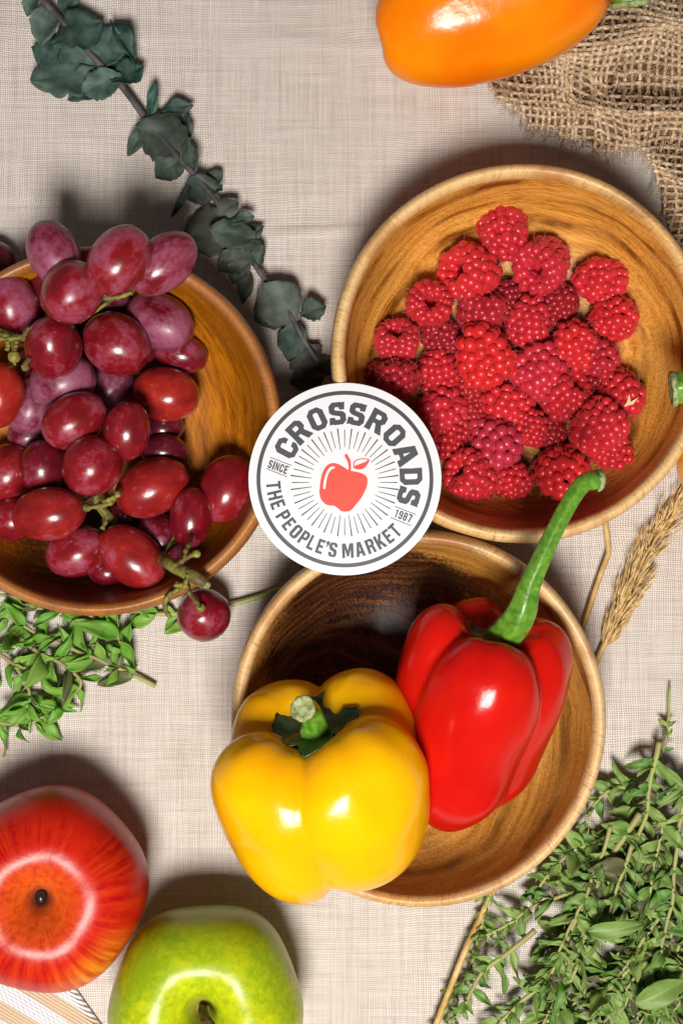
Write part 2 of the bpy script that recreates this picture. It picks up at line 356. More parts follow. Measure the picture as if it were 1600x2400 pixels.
SG = {
 'T': [[(0,1),(1,1),(1,.82),(.66,.82),(.66,0),(.34,0),(.34,.82),(0,.82)]],
 'H': [[(0,0),(0,1),(.32,1),(.32,.6),(.68,.6),(.68,1),(1,1),(1,0),(.68,0),(.68,.42),(.32,.42),(.32,0)]],
 'E': [[(0,0),(0,1),(1,1),(1,.82),(.38,.82),(.38,.6),(.88,.6),(.88,.42),(.38,.42),(.38,.18),(1,.18),(1,0)]],
 'P': [[(0,0),(0,1),(.7,1),(.92,.93),(1,.8),(1,.58),(.92,.45),(.7,.38),(.35,.38),(.35,0)], [(.35,.83),(.57,.83),(.65,.78),(.65,.6),(.57,.55),(.35,.55)]],
 'O': [[(.3,0),(.7,0),(.93,.08),(1,.22),(1,.78),(.93,.92),(.7,1),(.3,1),(.07,.92),(0,.78),(0,.22),(.07,.08)], [(.42,.17),(.36,.24),(.36,.76),(.42,.83),(.58,.83),(.64,.76),(.64,.24),(.58,.17)]],
 'L': [[(0,0),(0,1),(.38,1),(.38,.18),(1,.18),(1,0)]],
 'I': [[(0,0),(0,1),(1,1),(1,0)]],
 'S': [[(1,.70),(1,.80),(.92,.94),(.7,1),(.3,1),(.08,.94),(0,.80),(0,.62),(.10,.50),(.58,.36),(.64,.30),(.64,.22),(.58,.16),(.42,.16),(.36,.22),(.36,.32),(0,.32),(0,.20),(.08,.06),(.3,0),(.7,0),(.92,.06),(1,.20),(1,.40),(.90,.52),(.42,.66),(.36,.71),(.36,.79),(.42,.84),(.58,.84),(.64,.79),(.64,.70)]],
 'M': [[(0,0),(0,1),(.33,1),(.5,.52),(.67,1),(1,1),(1,0),(.75,0),(.75,.6),(.58,.1),(.42,.1),(.25,.6),(.25,0)]],
 'A': [[(0,0),(.30,1),(.70,1),(1,0),(.68,0),(.62,.2),(.38,.2),(.32,0)], [(.42,.37),(.58,.37),(.5,.72)]],
 'R': [[(0,0),(0,1),(.7,1),(.92,.93),(1,.8),(1,.60),(.88,.48),(1.03,0),(.69,0),(.57,.40),(.35,.40),(.35,0)], [(.35,.83),(.57,.83),(.65,.78),(.65,.62),(.57,.57),(.35,.57)]],
 'K': [[(0,0),(0,1),(.34,1),(.34,.6),(.66,1),(1.03,1),(.64,.56),(1.05,0),(.68,0),(.44,.36),(.34,.24),(.34,0)]],
 '’': [[(0,1),(1,1),(1,.82),(.5,.62),(.05,.62),(.45,.78),(0,.78)]],
 'N': [[(0,0),(0,1),(.32,1),(.7,.42),(.7,1),(1,1),(1,0),(.7,0),(.3,.6),(.3,0)]],
 'C': [[(1,.64),(1,.78),(.93,.92),(.7,1),(.3,1),(.07,.92),(0,.78),(0,.22),(.07,.08),(.3,0),(.7,0),(.93,.08),(1,.22),(1,.38),(.64,.38),(.64,.24),(.58,.17),(.42,.17),(.36,.24),(.36,.76),(.42,.83),(.58,.83),(.64,.76),(.64,.64)]],
 '1': [[(.35,0),(.35,.78),(.08,.70),(.08,.86),(.45,1),(.75,1),(.75,0)]],
 '9': [[(.3,1),(.7,1),(.93,.92),(1,.78),(1,.22),(.93,.08),(.7,0),(.3,0),(.07,.08),(0,.2),(0,.3),(.36,.3),(.36,.22),(.42,.16),(.58,.16),(.64,.22),(.64,.42),(.3,.40),(.07,.48),(0,.6),(0,.78),(.07,.92)], [(.36,.60),(.42,.54),(.58,.54),(.64,.60),(.64,.78),(.58,.84),(.42,.84),(.36,.78)]],
 '8': [[(.3,0),(.7,0),(.93,.08),(1,.2),(1,.40),(.88,.52),(1,.62),(1,.80),(.93,.92),(.7,1),(.3,1),(.07,.92),(0,.8),(0,.62),(.12,.52),(0,.4),(0,.2),(.07,.08)], [(.42,.16),(.36,.22),(.36,.38),(.42,.44),(.58,.44),(.64,.38),(.64,.22),(.58,.16)], [(.42,.6),(.36,.65),(.36,.78),(.42,.84),(.58,.84),(.64,.78),(.64,.65),(.58,.6)]],
 '7': [[(0,1),(1,1),(1,.84),(.62,0),(.26,0),(.62,.82),(0,.82)]],
}
def sticker():
    SZ = 259.0; c = at(808, 1123, SZ); k = kk(SZ) / 3.136          # artwork measured at 3.136 x
    N = NT('sticker_paper'); M_pap = N.fin(N.mix(N.noise(N.obj(), 1.5, 2), (.70, .70, .73), (.76, .76, .78)), .42, .4, coat=.15, coatr=.35)
    N = NT('sticker_black'); M_blk = N.fin(N.mix(N.noise(N.obj(), 6, 3), (.040, .041, .050), (.060, .061, .072)), .42, .4, coat=.15, coatr=.35)
    N = NT('sticker_red'); M_red = N.fin(N.mix(N.noise(N.obj(), 4, 3), (.70, .050, .028), (.76, .065, .035)), .42, .4, coat=.15, coatr=.35)
    e = empty('round_sticker', c); tag(e, 'white round sticker printed CROSSROADS with a red apple, lying across the three bowl rims', 'sticker')
    R = 707 * k
    mb = MB(); T = 1.6
    def bend(x, y): return -1.5 * (y / R) ** 2 + 1.0 * (x / R)        # paper is never perfectly flat
    n = 160; v = []; f = []; rings = [0.001, .2, .4, .6, .8, .97, 1.0]
    for zt in (T, 0):
        for q in rings:
            for j in range(n):
                a = 2 * math.pi * j / n; x = q * R * math.cos(a); y = q * R * math.sin(a); v.append((x, y, zt + bend(x, y) + 0))
    m = len(rings)
    for i in range(m - 1):
        for j in range(n):
            j2 = (j + 1) % n
            f.append((i * n + j, (i + 1) * n + j, (i + 1) * n + j2, i * n + j2))
            o2 = m * n; f.append((o2 + i * n + j, o2 + i * n + j2, o2 + (i + 1) * n + j2, o2 + (i + 1) * n + j))
    for j in range(n):
        j2 = (j + 1) % n; f.append(((m - 1) * n + j, (2 * m - 1) * n + j, (2 * m - 1) * n + j2, (m - 1) * n + j2))
    mb.add(v, f); mb.build('paper_disc', M_pap, e, smooth=False)
    def put(mbx, vf, ang, px, py, sx_, sy_, lift=.4, cxo=0):
        """place a flat shape: centre px,py (artwork pixels, y down, from the disc centre), rotated clockwise by ang"""
        ca, sa = math.cos(-ang), math.sin(-ang); v = []
        for q in vf[0]:
            x = (q[0] - cxo) * sx_; y = q[1] * sy_
            X = (px + x * ca - y * sa) * k; Y = (-py + x * sa + y * ca) * k
            v.append((X, Y, T + lift + bend(X, Y)))
        mbx.add(v, vf[1])
    # outer ring
    b = MB(); v = []; f = []
    for j in range(n):
        a = 2 * math.pi * j / n
        for q in (620, 649):
            x = q * k * math.cos(a); y = q * k * math.sin(a); v.append((x, y, T + .4 + bend(x, y)))
    for j in range(n):
        j2 = (j + 1) % n; f.append((2 * j, 2 * j + 1, 2 * j2 + 1, 2 * j2))
    b.add(v, f); b.build('border_ring', M_blk, e, smooth=False)
    # CROSSROADS
    b = MB()
    for ch, ang, ws in zip('CROSSROADS', (-61.7, -44.3, -24.8, -6.6, 10.6, 29, 48.5, 68.0, 87.7, 105.4), (1, 1.02, 1, .98, .98, 1.02, 1, 1.08, .98, .98)):
        wd, loops = GL[ch]; vf = flat2d(loops); a = math.radians(ang); r0 = 402
        put(b, vf, a, math.sin(a) * r0, -math.cos(a) * r0, 150 * ws, 166, cxo=wd / 2)
    b.build('main_lettering', M_blk, e, smooth=False)
    # THE PEOPLE'S MARKET
    b = MB()
    for ch, ang, ws in zip("THEPEOPLE’SMARKET", (-85.0, -77.0, -69.2, -59.0, -51.2, -42.9, -34.7, -27.4, -20.0, -14.6, -9.6, 2.3, 12.0, 20.8, 29.2, 37.0, 44.2),
                       (1,) * 17):
        vf = flat2d(SG[ch])
        sw = {'M': 84, '’': 24, 'T': 58, 'A': 70, 'L': 50, 'E': 51, 'O': 64, 'H': 61, 'R': 62, 'K': 64, 'P': 58, 'S': 60}.get(ch, 62)
        a = math.radians(ang); r0 = 580
        put(b, vf, -a, math.sin(a) * r0, math.cos(a) * r0, sw, 107, cxo=.5)
    b.build('lower_lettering', M_blk, e, smooth=False)
    for name, s, cx, cy, wd, ht, lines in (('since_lettering', 'SINCE', 290, 706, 150, 62, ((232, 635, 388, 695), (202, 718, 355, 778))),
                                          ('year_lettering', '1987', 1208, 1066, 128, 62, ((1145, 995, 1298, 1055), (1113, 1077, 1265, 1138)))):
        b = MB(); a = math.radians(20)
        ws = [{'I': .45, '1': .8}.get(ch, 1) for ch in s]; gap = .24; tot = sum(ws) + gap * (len(s) - 1); u_ = wd / tot; x_ = -tot / 2
        for ch, w1 in zip(s, ws):
            vf = flat2d([[(p[0], p[1] - .5) for p in L] for L in SG[ch]]); xc = (x_ + w1 / 2) * u_
            put(b, vf, a, cx - 779 + xc * math.cos(a), cy - 795 + xc * math.sin(a), w1 * u_, ht, cxo=.5); x_ += w1 + gap
        for x0, y0, x1, y1 in lines:
            d = Vector((x1 - x0, y1 - y0)).normalized(); nn = Vector((-d.y, d.x)) * 2.6
            L = [(x0 - 779 + nn.x, 795 - y0 - nn.y), (x0 - 779 - nn.x, 795 - y0 + nn.y), (x1 - 779 - nn.x, 795 - y1 + nn.y), (x1 - 779 + nn.x, 795 - y1 - nn.y)]
            v = [(p[0] * k, p[1] * k, T + .4 + bend(p[0] * k, p[1] * k)) for p in L]; b.add(v, [(0, 1, 2, 3)])
        b.build(name, M_blk, e, smooth=False)
    # sunburst
    b = MB()
    for i in range(48):
        a = 2 * math.pi * i / 48; short = i % 2 == 0
        ri, ro = (259, 386) if short else (243, 397)
        d = Vector((math.cos(a), math.sin(a))); q = Vector((-d.y, d.x)); o = Vector((-2, -25))
        L = [o + d * ri + q * 2.2, o + d * ri - q * 2.2, o + d * ro - q * (3.6 if short else 5.2), o + d * (ro + 3), o + d * ro + q * (3.6 if short else 5.2)]
        b.add([(p.x * k, p.y * k, T + .4 + bend(p.x * k, p.y * k)) for p in L], [(0, 1, 2, 3, 4)])
    b.build('sunburst', M_blk, e, smooth=False)
    # apple emblem
    def art(P): return [(x - 779, 795 - y) for x, y in P]
    def closed(P, n):
        Q = [np.array(p, float) for p in P]; return [tuple(q) for q in spline(Q + [Q[0]], n)[:-1]]
    body = [(803, 729), (765, 703), (730, 685), (690, 677), (650, 692), (622, 730), (605, 780), (596, 840), (592, 900), (605, 945), (635, 978), (665, 988), (700, 992), (728, 1010), (752, 1029), (785, 1034), (822, 1025), (858, 985), (895, 940), (925, 885), (943, 835), (943, 790), (925, 765), (890, 748), (845, 738), (822, 735)]
    b = MB(); hl = closed([(704, 702), (675, 706), (648, 735), (632, 780), (620, 840), (622, 866), (634, 866), (640, 835), (648, 785), (664, 745), (684, 724), (704, 714)], 60)
    put(b, flat2d([art(closed(body, 130)), art(hl)]), 0, 0, 0, 1, 1)
    stem = closed([(803, 735), (806, 700), (795, 660), (778, 630), (780, 614), (794, 612), (808, 635), (822, 668), (822, 740)], 50)
    put(b, flat2d([art(stem)]), 0, 0, 0, 1, 1, lift=.55)
    leaf_o = closed([(838, 692), (848, 662), (895, 643), (957, 650), (942, 690), (905, 722), (850, 718)], 60)
    leaf_i = closed([(848, 688), (856, 666), (898, 650), (947, 656), (900, 680), (862, 692), (850, 700)], 50)
    put(b, flat2d([art(leaf_o), art(leaf_i)]), 0, 0, 0, 1, 1)
    b.build('apple_emblem', M_red, e, smooth=False)
sticker()

# ================================================================ PEPPERS
CREST = [(0, .85), (.14, .85), (.25, .885), (.38, .965), (.56, 1.0), (.76, .965), (.92, .86), (.99, .70), (.985, .54), (.93, .36), (.84, .20), (.70, .07), (.52, .0), (.33, .015), (.15, .08), (0, .10)]
GROOV = [(0, .85), (.12, .85), (.20, .85), (.31, .87), (.45, .885), (.61, .85), (.75, .77), (.83, .65), (.84, .52), (.79, .37), (.71, .25), (.59, .16), (.44, .11), (.28, .10), (.12, .11), (0, .115)]
def pepper_mesh(R, L, cuts, radii, lens, taper=0., depth=1., seed=0, nt_=240, ns=110, power=2.4, boxy=0.):
    ca = np.array(spline(CREST, ns)); cg = np.array(spline(GROOV, ns)); v = []; f = []
    cuts = [math.radians(c) for c in cuts]; m = len(cuts)
    for i in range(ns):
        zc = ca[i][1]
        for j in range(nt_):
            a = 2 * math.pi * j / nt_
            # which lobe
            for q in range(m):
                a0 = cuts[q]; a1 = cuts[(q + 1) % m]
                if a1 <= a0: a1 += 2 * math.pi
                aa = a if a >= a0 else a + 2 * math.pi
                if a0 <= aa <= a1: break
            t = (aa - a0) / (a1 - a0) * 2 - 1
            at_ = abs(t); at_ = math.sqrt(at_ * at_ + .0) if at_ < .94 else .94 + (at_ - .94) * .55
            g = (at_ ** power) * depth
            # lobe size blends across the cut
            def val(arr):
                w_ = .5 * (1 + abs(t) ** 4) if True else 0
                nb = (q + (1 if t > 0 else -1)) % m
                w2 = .5 * abs(t) ** 3
                return arr[q] * (1 - w2) + arr[nb] * w2
            rr = val(radii); ll = val(lens)
            r = (ca[i][0] * (1 - g) + cg[i][0] * g) * R * rr
            z = (ca[i][1] * (1 - g) + cg[i][1] * g)
            if z < .5: z = .5 - (.5 - z) * ll
            r *= 1 - taper * (1 - z)
            if boxy: r *= 1 + boxy * math.exp(-((z - .17) / .16) ** 2)
            p = Vector((math.cos(a), math.sin(a), z * 1.6)) * 1.3 + Vector((seed, seed * 2, 0))
            nn = MN.noise(p) * .05 + MN.noise(p * 2.3) * .018
            r *= 1 + nn; z += .6 * nn * (1 if z > .3 else .5)
            v.append((r * math.cos(a), r * math.sin(a), (z - .5) * L))
    for i in range(ns - 1):
        for j in range(nt_): f.append((i * nt_ + j, (i + 1) * nt_ + j, (i + 1) * nt_ + (j + 1) % nt_, i * nt_ + (j + 1) % nt_))
    return v, f
def pepper_mat(name, c1, c2, c3, sssr):
    N = NT(name); p = N.obj(); n1 = N.noise(p, .55, 3, .5); st = N.noise(N.obj(scale=(3.5, 3.5, .35)), 1.2, 3, .55)
    c = N.mix(N.mr(n1, .35, .65), c1, c2); c = N.mix(N.mr(st, .52, .78, 0, .3), c, c3)
    sp = N.mr(N.voro(p, 3.1), .0, .035, 1, 0); c = N.mix(N.math('MULTIPLY', sp, .25), c, (.9, .6, .4))
    _, _, z = N.sep(p)
    N.bump(N.math('ADD', N.noise(p, 1.6, 3, .5), N.math('MULTIPLY', N.noise(p, 9, 2, .5), .12)), 3.2, .55)
    return N.fin(c, .20, .26, coat=.0, coatr=.10, sss=.30, sssr=sssr, ssss=34)
def green_mat(name, a, b, pale=(.35, .42, .12)):
    N = NT(name); p = N.obj(); st = N.noise(N.obj(scale=(5, 5, 1.2)), 1.5, 3, .6)
    c = N.mix(N.mr(st, .35, .65), a, b); c = N.mix(N.mr(N.noise(p, 5, 3, .6), .62, .72, 0, .5), c, pale)
    N.bump(st, 2.5, .6)
    return N.fin(c, .36, .5, coat=.15, coatr=.2, sss=.12, sssr=(.3, .6, .1), ssss=12)
M_stem = green_mat('pepper_stem_green', (.065, .19, .012), (.16, .34, .03))
M_calyx = green_mat('calyx_green', (.010, .050, .008), (.035, .11, .014), (.07, .16, .03))
N = NT('cut_stem'); M_cut = N.fin(N.mix(N.mr(N.noise(N.obj(), 7, 4, .7), .4, .6), (.16, .19, .06), (.42, .45, .22)), .85, .2)
def pepper(label, R, L, cuts, radii, lens, centre, d, x, mat, stem_pts, stem_r, taper=0, depth=1, seed=0, calyx_r=58, power=2.4, calyx_pt=None, boxy=.07, group='bell peppers'):
    e = empty('bell_pepper', centre); tag(e, label, 'pepper', group)
    v, f = pepper_mesh(R, L, cuts, radii, lens, taper, depth, seed, power=power, boxy=boxy)
    M = frame(d, x)
    b = MB(); b.add(v, f); fl = b.build('flesh', mat, e, mat=M)
    # stem: world points relative to the centre
    pts = [Vector(p) - Vector(centre) for p in stem_pts]; sp = spline(pts, 36)
    n = len(sp); rr = list(np.interp(np.linspace(0, 1, n), np.linspace(0, 1, len(stem_r)), stem_r))
    s = MB(); o = s.v; nn = 22
    ridge = R_.random() * 6
    s.tube(sp, rr, nn, cap=False)
    for i in range(n):   # ridges on the stalk
        for j in range(nn):
            q = Vector(s.v[i * nn + j]); c = Vector(sp[i]); a = 2 * math.pi * j / nn
            s.v[i * nn + j] = tuple(c + (q - c) * (1 + .07 * math.sin(5 * a + ridge + i * .03) + .03 * MN.noise(q / 14)))
    st = s.build('stem', M_stem, e)
    # cut end
    c = MB(); te = Vector(sp[-1]); td = (te - Vector(sp[-3])).normalized(); u_ = td.orthogonal().normalized(); w_ = td.cross(u_); vv = []; ff = []
    rads = [1.08, 1.14, 1.02, .8, .5, .2]; ups = [-8, -1, 3.5, 1.5, -2, 0]
    for k_, (q, up) in enumerate(zip(rads, ups)):
        for j in range(20):
            a = 2 * math.pi * j / 20; jit = 1 + .10 * MN.noise(Vector((math.cos(a) * 2, math.sin(a) * 2, k_ + seed)))
            vv.append(te + (u_ * math.cos(a) + w_ * math.sin(a)) * rr[-1] * q * jit + td * (up + 3 * MN.noise(Vector((math.cos(a) * 3, math.sin(a) * 3, k_ * .7 + seed)))))
    for k_ in range(len(rads) - 1):
        for j in range(20): ff.append((k_ * 20 + j, k_ * 20 + (j + 1) % 20, (k_ + 1) * 20 + (j + 1) % 20, (k_ + 1) * 20 + j))
    ff.append(tuple((len(rads) - 1) * 20 + j for j in range(20)))
    c.add(vv, ff); c.build('cut_end', M_cut, st)
    # calyx draped over the cavity
    cz = .85 * L - .5 * L
    if True:
        c = MB(); vv = []; ff = []; n1, n2 = 60, 9
        for i in range(n2):
            q = i / (n2 - 1)
            for j in range(n1):
                a = 2 * math.pi * j / n1; star = 1 + .16 * math.cos(5 * a + seed) + .07 * math.sin(11 * a + seed) + .05 * math.sin(17 * a)
                r = calyx_r * q * (1 + (star - 1) * q)
                vv.append((r * math.cos(a), r * math.sin(a), cz + 8 + 26 * (q ** 2.2) * (1 + .25 * math.sin(5 * a + seed)) + 10 * (1 - q) ** 2 + 2 * math.sin(9 * a) * q))
        for i in range(n2 - 1):
            for j in range(n1): ff.append((i * n1 + j, i * n1 + (j + 1) % n1, (i + 1) * n1 + (j + 1) % n1, (i + 1) * n1 + j))
        m2 = len(vv)      # give it thickness
        vv += [(p[0] * .99, p[1] * .99, p[2] - 4) for p in vv]; ff += [tuple(i + m2 for i in q[::-1]) for q in ff]
        for j in range(n1):
            i0 = (n2 - 1) * n1; ff.append((i0 + j, i0 + (j + 1) % n1, m2 + i0 + (j + 1) % n1, m2 + i0 + j))
        c.add(vv, ff); c.build('calyx', M_calyx, e, mat=M)
    return e, M
M_yel = pepper_mat('yellow_pepper_skin', (.98, .43, .001), (.99, .50, .001), (.96, .36, .001), (1, .5, .05))
M_red = pepper_mat('red_pepper_skin', (.52, .005, .003), (.62, .010, .004), (.50, .02, .006), (1, .15, .08))
M_org = pepper_mat('orange_pepper_skin', (.90, .175, .001), (.93, .26, .002), (.88, .12, .001), (1, .35, .05))
def cav(centre, d, L, up=0): return Vector(centre) + Vector(d).normalized() * ((.85 - .5) * L - 8 + up)
# yellow
cY = at(768, 1838, 345); dY = (-.20, .87, .46)
b0 = cav(cY, dY, 400)
pepper('yellow bell pepper with a short stalk, leaning over the bowl rim', 232, 380, [2, 86, 172, 262], [1.0, 1.0, 1.06, 1.04], [1.0, 1.0, 1.16, .98], cY, dY, (1, 0, 0), M_yel,
       [b0, b0 + Vector((0, 30, 36)), b0 + Vector((-8, 58, 72)), b0 + Vector((-22, 70, 118))], [36, 25, 21, 23], seed=1.3, calyx_r=92, depth=.85, boxy=.04)
# red
cR = at(1104, 1668, 262); dR = (.21, .90, .36)
b0 = cav(cR, dR, 452)
def hp(x, y, h): return at(x, y, h)
pepper('glossy red bell pepper with a long curved green stalk', 190, 452, [62, 140, 214, 312], [.96, 1.0, 1.06, 1.0], [1.0, .98, 1.10, .96], cR, dR, (1, 0, 0), M_red,
       [b0, hp(1214, 1448, 420), hp(1243, 1366, 445), hp(1290, 1262, 455), hp(1334, 1178, 455), hp(1368, 1132, 450), hp(1404, 1126, 440)], [38, 32, 21, 17.5, 17, 18, 20], taper=.12, seed=4.1, depth=.8, boxy=.12, calyx_r=84)
# orange, mostly beyond the top edge
cO = at(1122, -26, 190); dO = (.90, .38, .04)
b0 = cav(cO, dO, 500)
pepper('orange bell pepper at the top edge, its stalk resting over the burlap', 208, 510, [118, 200, 262, 322], [1.0, 1, 1.0, 1.04], [.84, .80, .84, 1.0], cO, dO, (0, 0, 1), M_org,
       [b0, b0 + Vector((60, 10, 30)), hp(1440, -60, 330), hp(1470, -12, 340), hp(1474, 12, 335)], [40, 34, 34, 38, 40], taper=.0, depth=.8, seed=9.2, boxy=0)
# pepper beyond the right edge
cE = at(1740, 1062, 132); dE = (-.35, .62, .70)
b0 = cav(cE, dE, 290)
pepper('orange yellow pepper whose cut stalk reaches over the rim at the right edge', 160, 290, [0, 90, 180, 270], [1, 1, 1, 1], [1, 1, 1, 1], cE, dE, (1, 0, 0), pepper_mat('amber_pepper_skin', (.88, .33, .006), (.92, .40, .008), (.86, .27, .006), (1, .5, .05)),
       [b0, hp(1690, 950, 330), hp(1635, 908, 350), hp(1574, 912, 345)], [36, 33, 33, 33], seed=6.6)

# ================================================================ APPLES
APROF = [(0, .74), (.05, .75), (.11, .82), (.20, .905), (.32, .975), (.46, 1.0), (.62, .98), (.80, .90), (.94, .76), (1.0, .58), (.985, .40), (.90, .22), (.76, .08), (.58, .01), (.42, 0), (.28, .03), (.14, .09), (0, .10)]
def apple_mesh(R, Hh, seed, lob=.015):
    b = MB(); pr = spline(APROF, 80)
    def fn(p, a, i):
        s_ = 1 + lob * math.sin(5 * a + seed) * (1 if i > 12 else .3) + .02 * math.sin(a + seed)
        nn = 1 + .012 * MN.noise(Vector((math.cos(a), math.sin(a), p[2] / Hh * 2)) * 1.2 + Vector((seed, 0, 0)))
        return (p[0] * s_ * nn, p[1] * s_ * nn, p[2] - .5 * Hh + 3 * math.sin(5 * a + seed) * (p[0] / R) * (1 if p[2] > .5 * Hh else -1))
    lathe(b, [(r * R, z * Hh) for r, z in pr], 160, fn)
    b.f = [q[::-1] for q in b.f]
    return b
def apple_red_mat():
    N = NT('red_apple_skin'); p = N.obj(); x, y, z = N.sep(p)
    r = N.math('SQRT', N.math('ADD', N.math('MULTIPLY', x, x), N.math('MULTIPLY', y, y)))
    cx = N.math('DIVIDE', x, N.math('ADD', r, .05)); cy = N.math('DIVIDE', y, N.math('ADD', r, .05))
    st = N.noise(N.comb(N.math('MULTIPLY', cx, 9), N.math('MULTIPLY', cy, 9), N.math('MULTIPLY', z, .55)), 1.4, 4, .65)
    bl = N.noise(p, .42, 2, .5); fine = N.noise(p, 7, 4, .65)
    side = N.noise(N.obj(loc=(1.9, 5.3, 0)), .33, 1, .4)
    c = N.mix(N.mr(st, .42, .62), (.38, .002, .002), (.58, .034, .004))
    c = N.mix(N.mr(N.math('ADD', N.math('MULTIPLY', fine, .5), N.math('MULTIPLY', bl, .5)), .44, .60), c, (.55, .014, .004))
    # sunny yellow flank facing down right, and orange blush round the stalk pit
    fl = N.math('ADD', N.math('MULTIPLY', cx, .62), N.math('MULTIPLY', cy, -.78))
    fm = N.math('MULTIPLY', N.mr(fl, .80, 1.0), N.mr(r, 1.4, 2.0))
    c = N.mix(N.math('MULTIPLY', fm, N.mr(st, .40, .60, .2, .95)), c, (.86, .34, .02))
    pit = N.mr(r, .3, 1.15, 1, 0)
    c = N.mix(N.math('MULTIPLY', pit, N.mr(fine, .35, .6, .35, .85)), c, (.72, .15, .015))
    c = N.mix(N.mr(r, .14, .36, .75, 0), c, (.10, .03, .02))
    N.bump(N.math('ADD', N.noise(p, 1.3, 2), N.math('MULTIPLY', fine, .25)), 5, .5)
    return N.fin(c, .33, .28, coat=.04, coatr=.2, sss=.05, sssr=(1, .2, .1), ssss=12)
def apple_green_mat():
    N = NT('green_apple_skin'); p = N.obj(); x, y, z = N.sep(p)
    n1 = N.noise(p, .6, 3, .55); fine = N.noise(p, 6, 4, .7)
    c = N.mix(N.mr(N.math('ADD', N.math('MULTIPLY', n1, .6), N.math('MULTIPLY', fine, .4)), .42, .60), (.26, .38, .006), (.56, .60, .008))
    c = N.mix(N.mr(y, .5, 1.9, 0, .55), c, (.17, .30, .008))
    v1 = N.voro(p, 7); v2 = N.voro(N.obj(loc=(3, 4, 5)), 3.6)
    sp = N.mr(v1, .05, .17, 1, 0); sp = N.math('MULTIPLY', sp, N.mr(N.noise(p, 2.2, 2), .42, .6))
    c = N.mix(N.math('MULTIPLY', sp, .65), c, (.06, .13, .012))
    c = N.mix(N.math('MULTIPLY', N.mr(v2, .03, .07, 1, 0), .6), c, (.05, .08, .01))
    r = N.math('SQRT', N.math('ADD', N.math('MULTIPLY', x, x), N.math('MULTIPLY', y, y)))
    c = N.mix(N.mr(r, .15, .4, .6, 0), c, (.30, .22, .06))
    N.bump(N.math('ADD', N.noise(p, 1.3, 2), N.math('MULTIPLY', fine, .2)), 5, .5)
    return N.fin(c, .31, .28, coat=.05, coatr=.18, sss=.06, sssr=(.4, .6, .1), ssss=12)
N = NT('apple_stalk'); M_stalk = N.fin(N.mix(N.mr(N.noise(N.obj(scale=(3, 3, 1)), 4, 3), .4, .6), (.03, .018, .008), (.12, .075, .02)), .6, .3)
N = NT('dark_plug'); M_plug = N.fin(N.mix(N.noise(N.obj(), 8, 2), (.008, .006, .005), (.02, .014, .01)), .25, .5)
cA = at(108, 2082, 168); dA = (.10, .06, 1)
e = empty('red_apple', cA); tag(e, 'large shiny red apple with an orange flank and a dark stalk pit', 'apple')
MA = frame(dA, (1, 0, 0))
apple_mesh(220, 335, 1.0, .02).build('flesh', apple_red_mat(), e, mat=MA)
b = MB(); b.add([(q.x * 13 + 0, q.y * 17, q.z * 14 + .80 * 335 - .5 * 335 - 8) for q in ICO3[0]], ICO3[1]); b.build('stalk_plug', M_plug, e, mat=MA)
cG = at(482, 2343, 165); dG = (.02, .13, 1)
e = empty('green_apple', cG); tag(e, 'speckled green apple with a short brown stalk at the bottom edge', 'apple')
MG = frame(dG, (1, 0, 0))
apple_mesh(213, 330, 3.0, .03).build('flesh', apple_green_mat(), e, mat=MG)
b = MB(); zz = .74 * 330 - 165
b.tube(spline([(0, 0, zz), (2, 2, zz + 30), (8, -6, zz + 62), (22, -20, zz + 84)], 14), list(np.linspace(9, 12, 14)), 10); b.build('stalk', M_stalk, e, mat=MG)

# ================================================================ GRAPES
def grape_mat():
    N = NT('grape_skin'); p = N.obj(); oc = N.ocol(); rn = N.rnd()
    off = N.n('VectorMath', operation='ADD'); N.put(off.inputs[0], p); N.put(off.inputs[1], N.comb(N.math('MULTIPLY', rn, 37), N.math('MULTIPLY', rn, 19), 0)); q = off.outputs[0]
    n1 = N.noise(q, 1.1, 4, .6); n2 = N.noise(q, 6, 3, .65); n3 = N.noise(q, 18, 2, .6)
    base = N.mix(N.mr(n1, .35, .65), (.13, .004, .010), (.30, .008, .014))
    base = N.mix(N.math('MULTIPLY', oc[1], N.mr(n1, .38, .62, .35, 1)), base, (.42, .026, .012))
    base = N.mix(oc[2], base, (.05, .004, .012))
    bm = N.math('ADD', N.math('MULTIPLY', n1, .75), N.math('MULTIPLY', n2, .25))
    th = N.math('SUBTRACT', .66, N.math('MULTIPLY', oc[0], .27))
    bl = N.mr(N.math('SUBTRACT', bm, th), -.05, .13)
    bloomc = N.mix(n2, (.23, .055, .11), (.34, .14, .24))
    c = N.mix(N.math('MULTIPLY', bl, N.mr(n3, .3, .6, .55, .8)), base, bloomc)
    sp = N.mr(N.voro(q, 9), .03, .09, 1, 0); sp = N.math('MULTIPLY', sp, N.mr(n1, .48, .6))
    c = N.mix(N.math('MULTIPLY', sp, .5), c, (.52, .26, .20))
    ro = N.mr(bl, 0, 1, .24, .46)
    N.bump(N.math('ADD', n1, N.math('MULTIPLY', n2, .2)), 2.5, .4)
    return N.fin(c, ro, .5, coat=N.mr(bl, 0, 1, .22, .05), coatr=.2, sss=.12, sssr=(1, .15, .15), ssss=14)
M_grape = grape_mat()
def grape_mesh(seed):
    v0, f0 = uvs(36, 26); v = []
    for q in v0:
        n = 1 + .03 * MN.noise(q * 1.3 + Vector((seed, 0, 0))) + .008 * MN.noise(q * 5 + Vector((seed, 3, 0)))
        z = q.z
        if z > .96: n *= 1 - (z - .96) * .9       # dimple where the stalk joins
        v.append(q * n)
    b = MB(); b.add([p * 100 for p in v], f0); return b.mesh('grape', M_grape)
GM = [grape_mesh(i * 7.7) for i in range(5)]
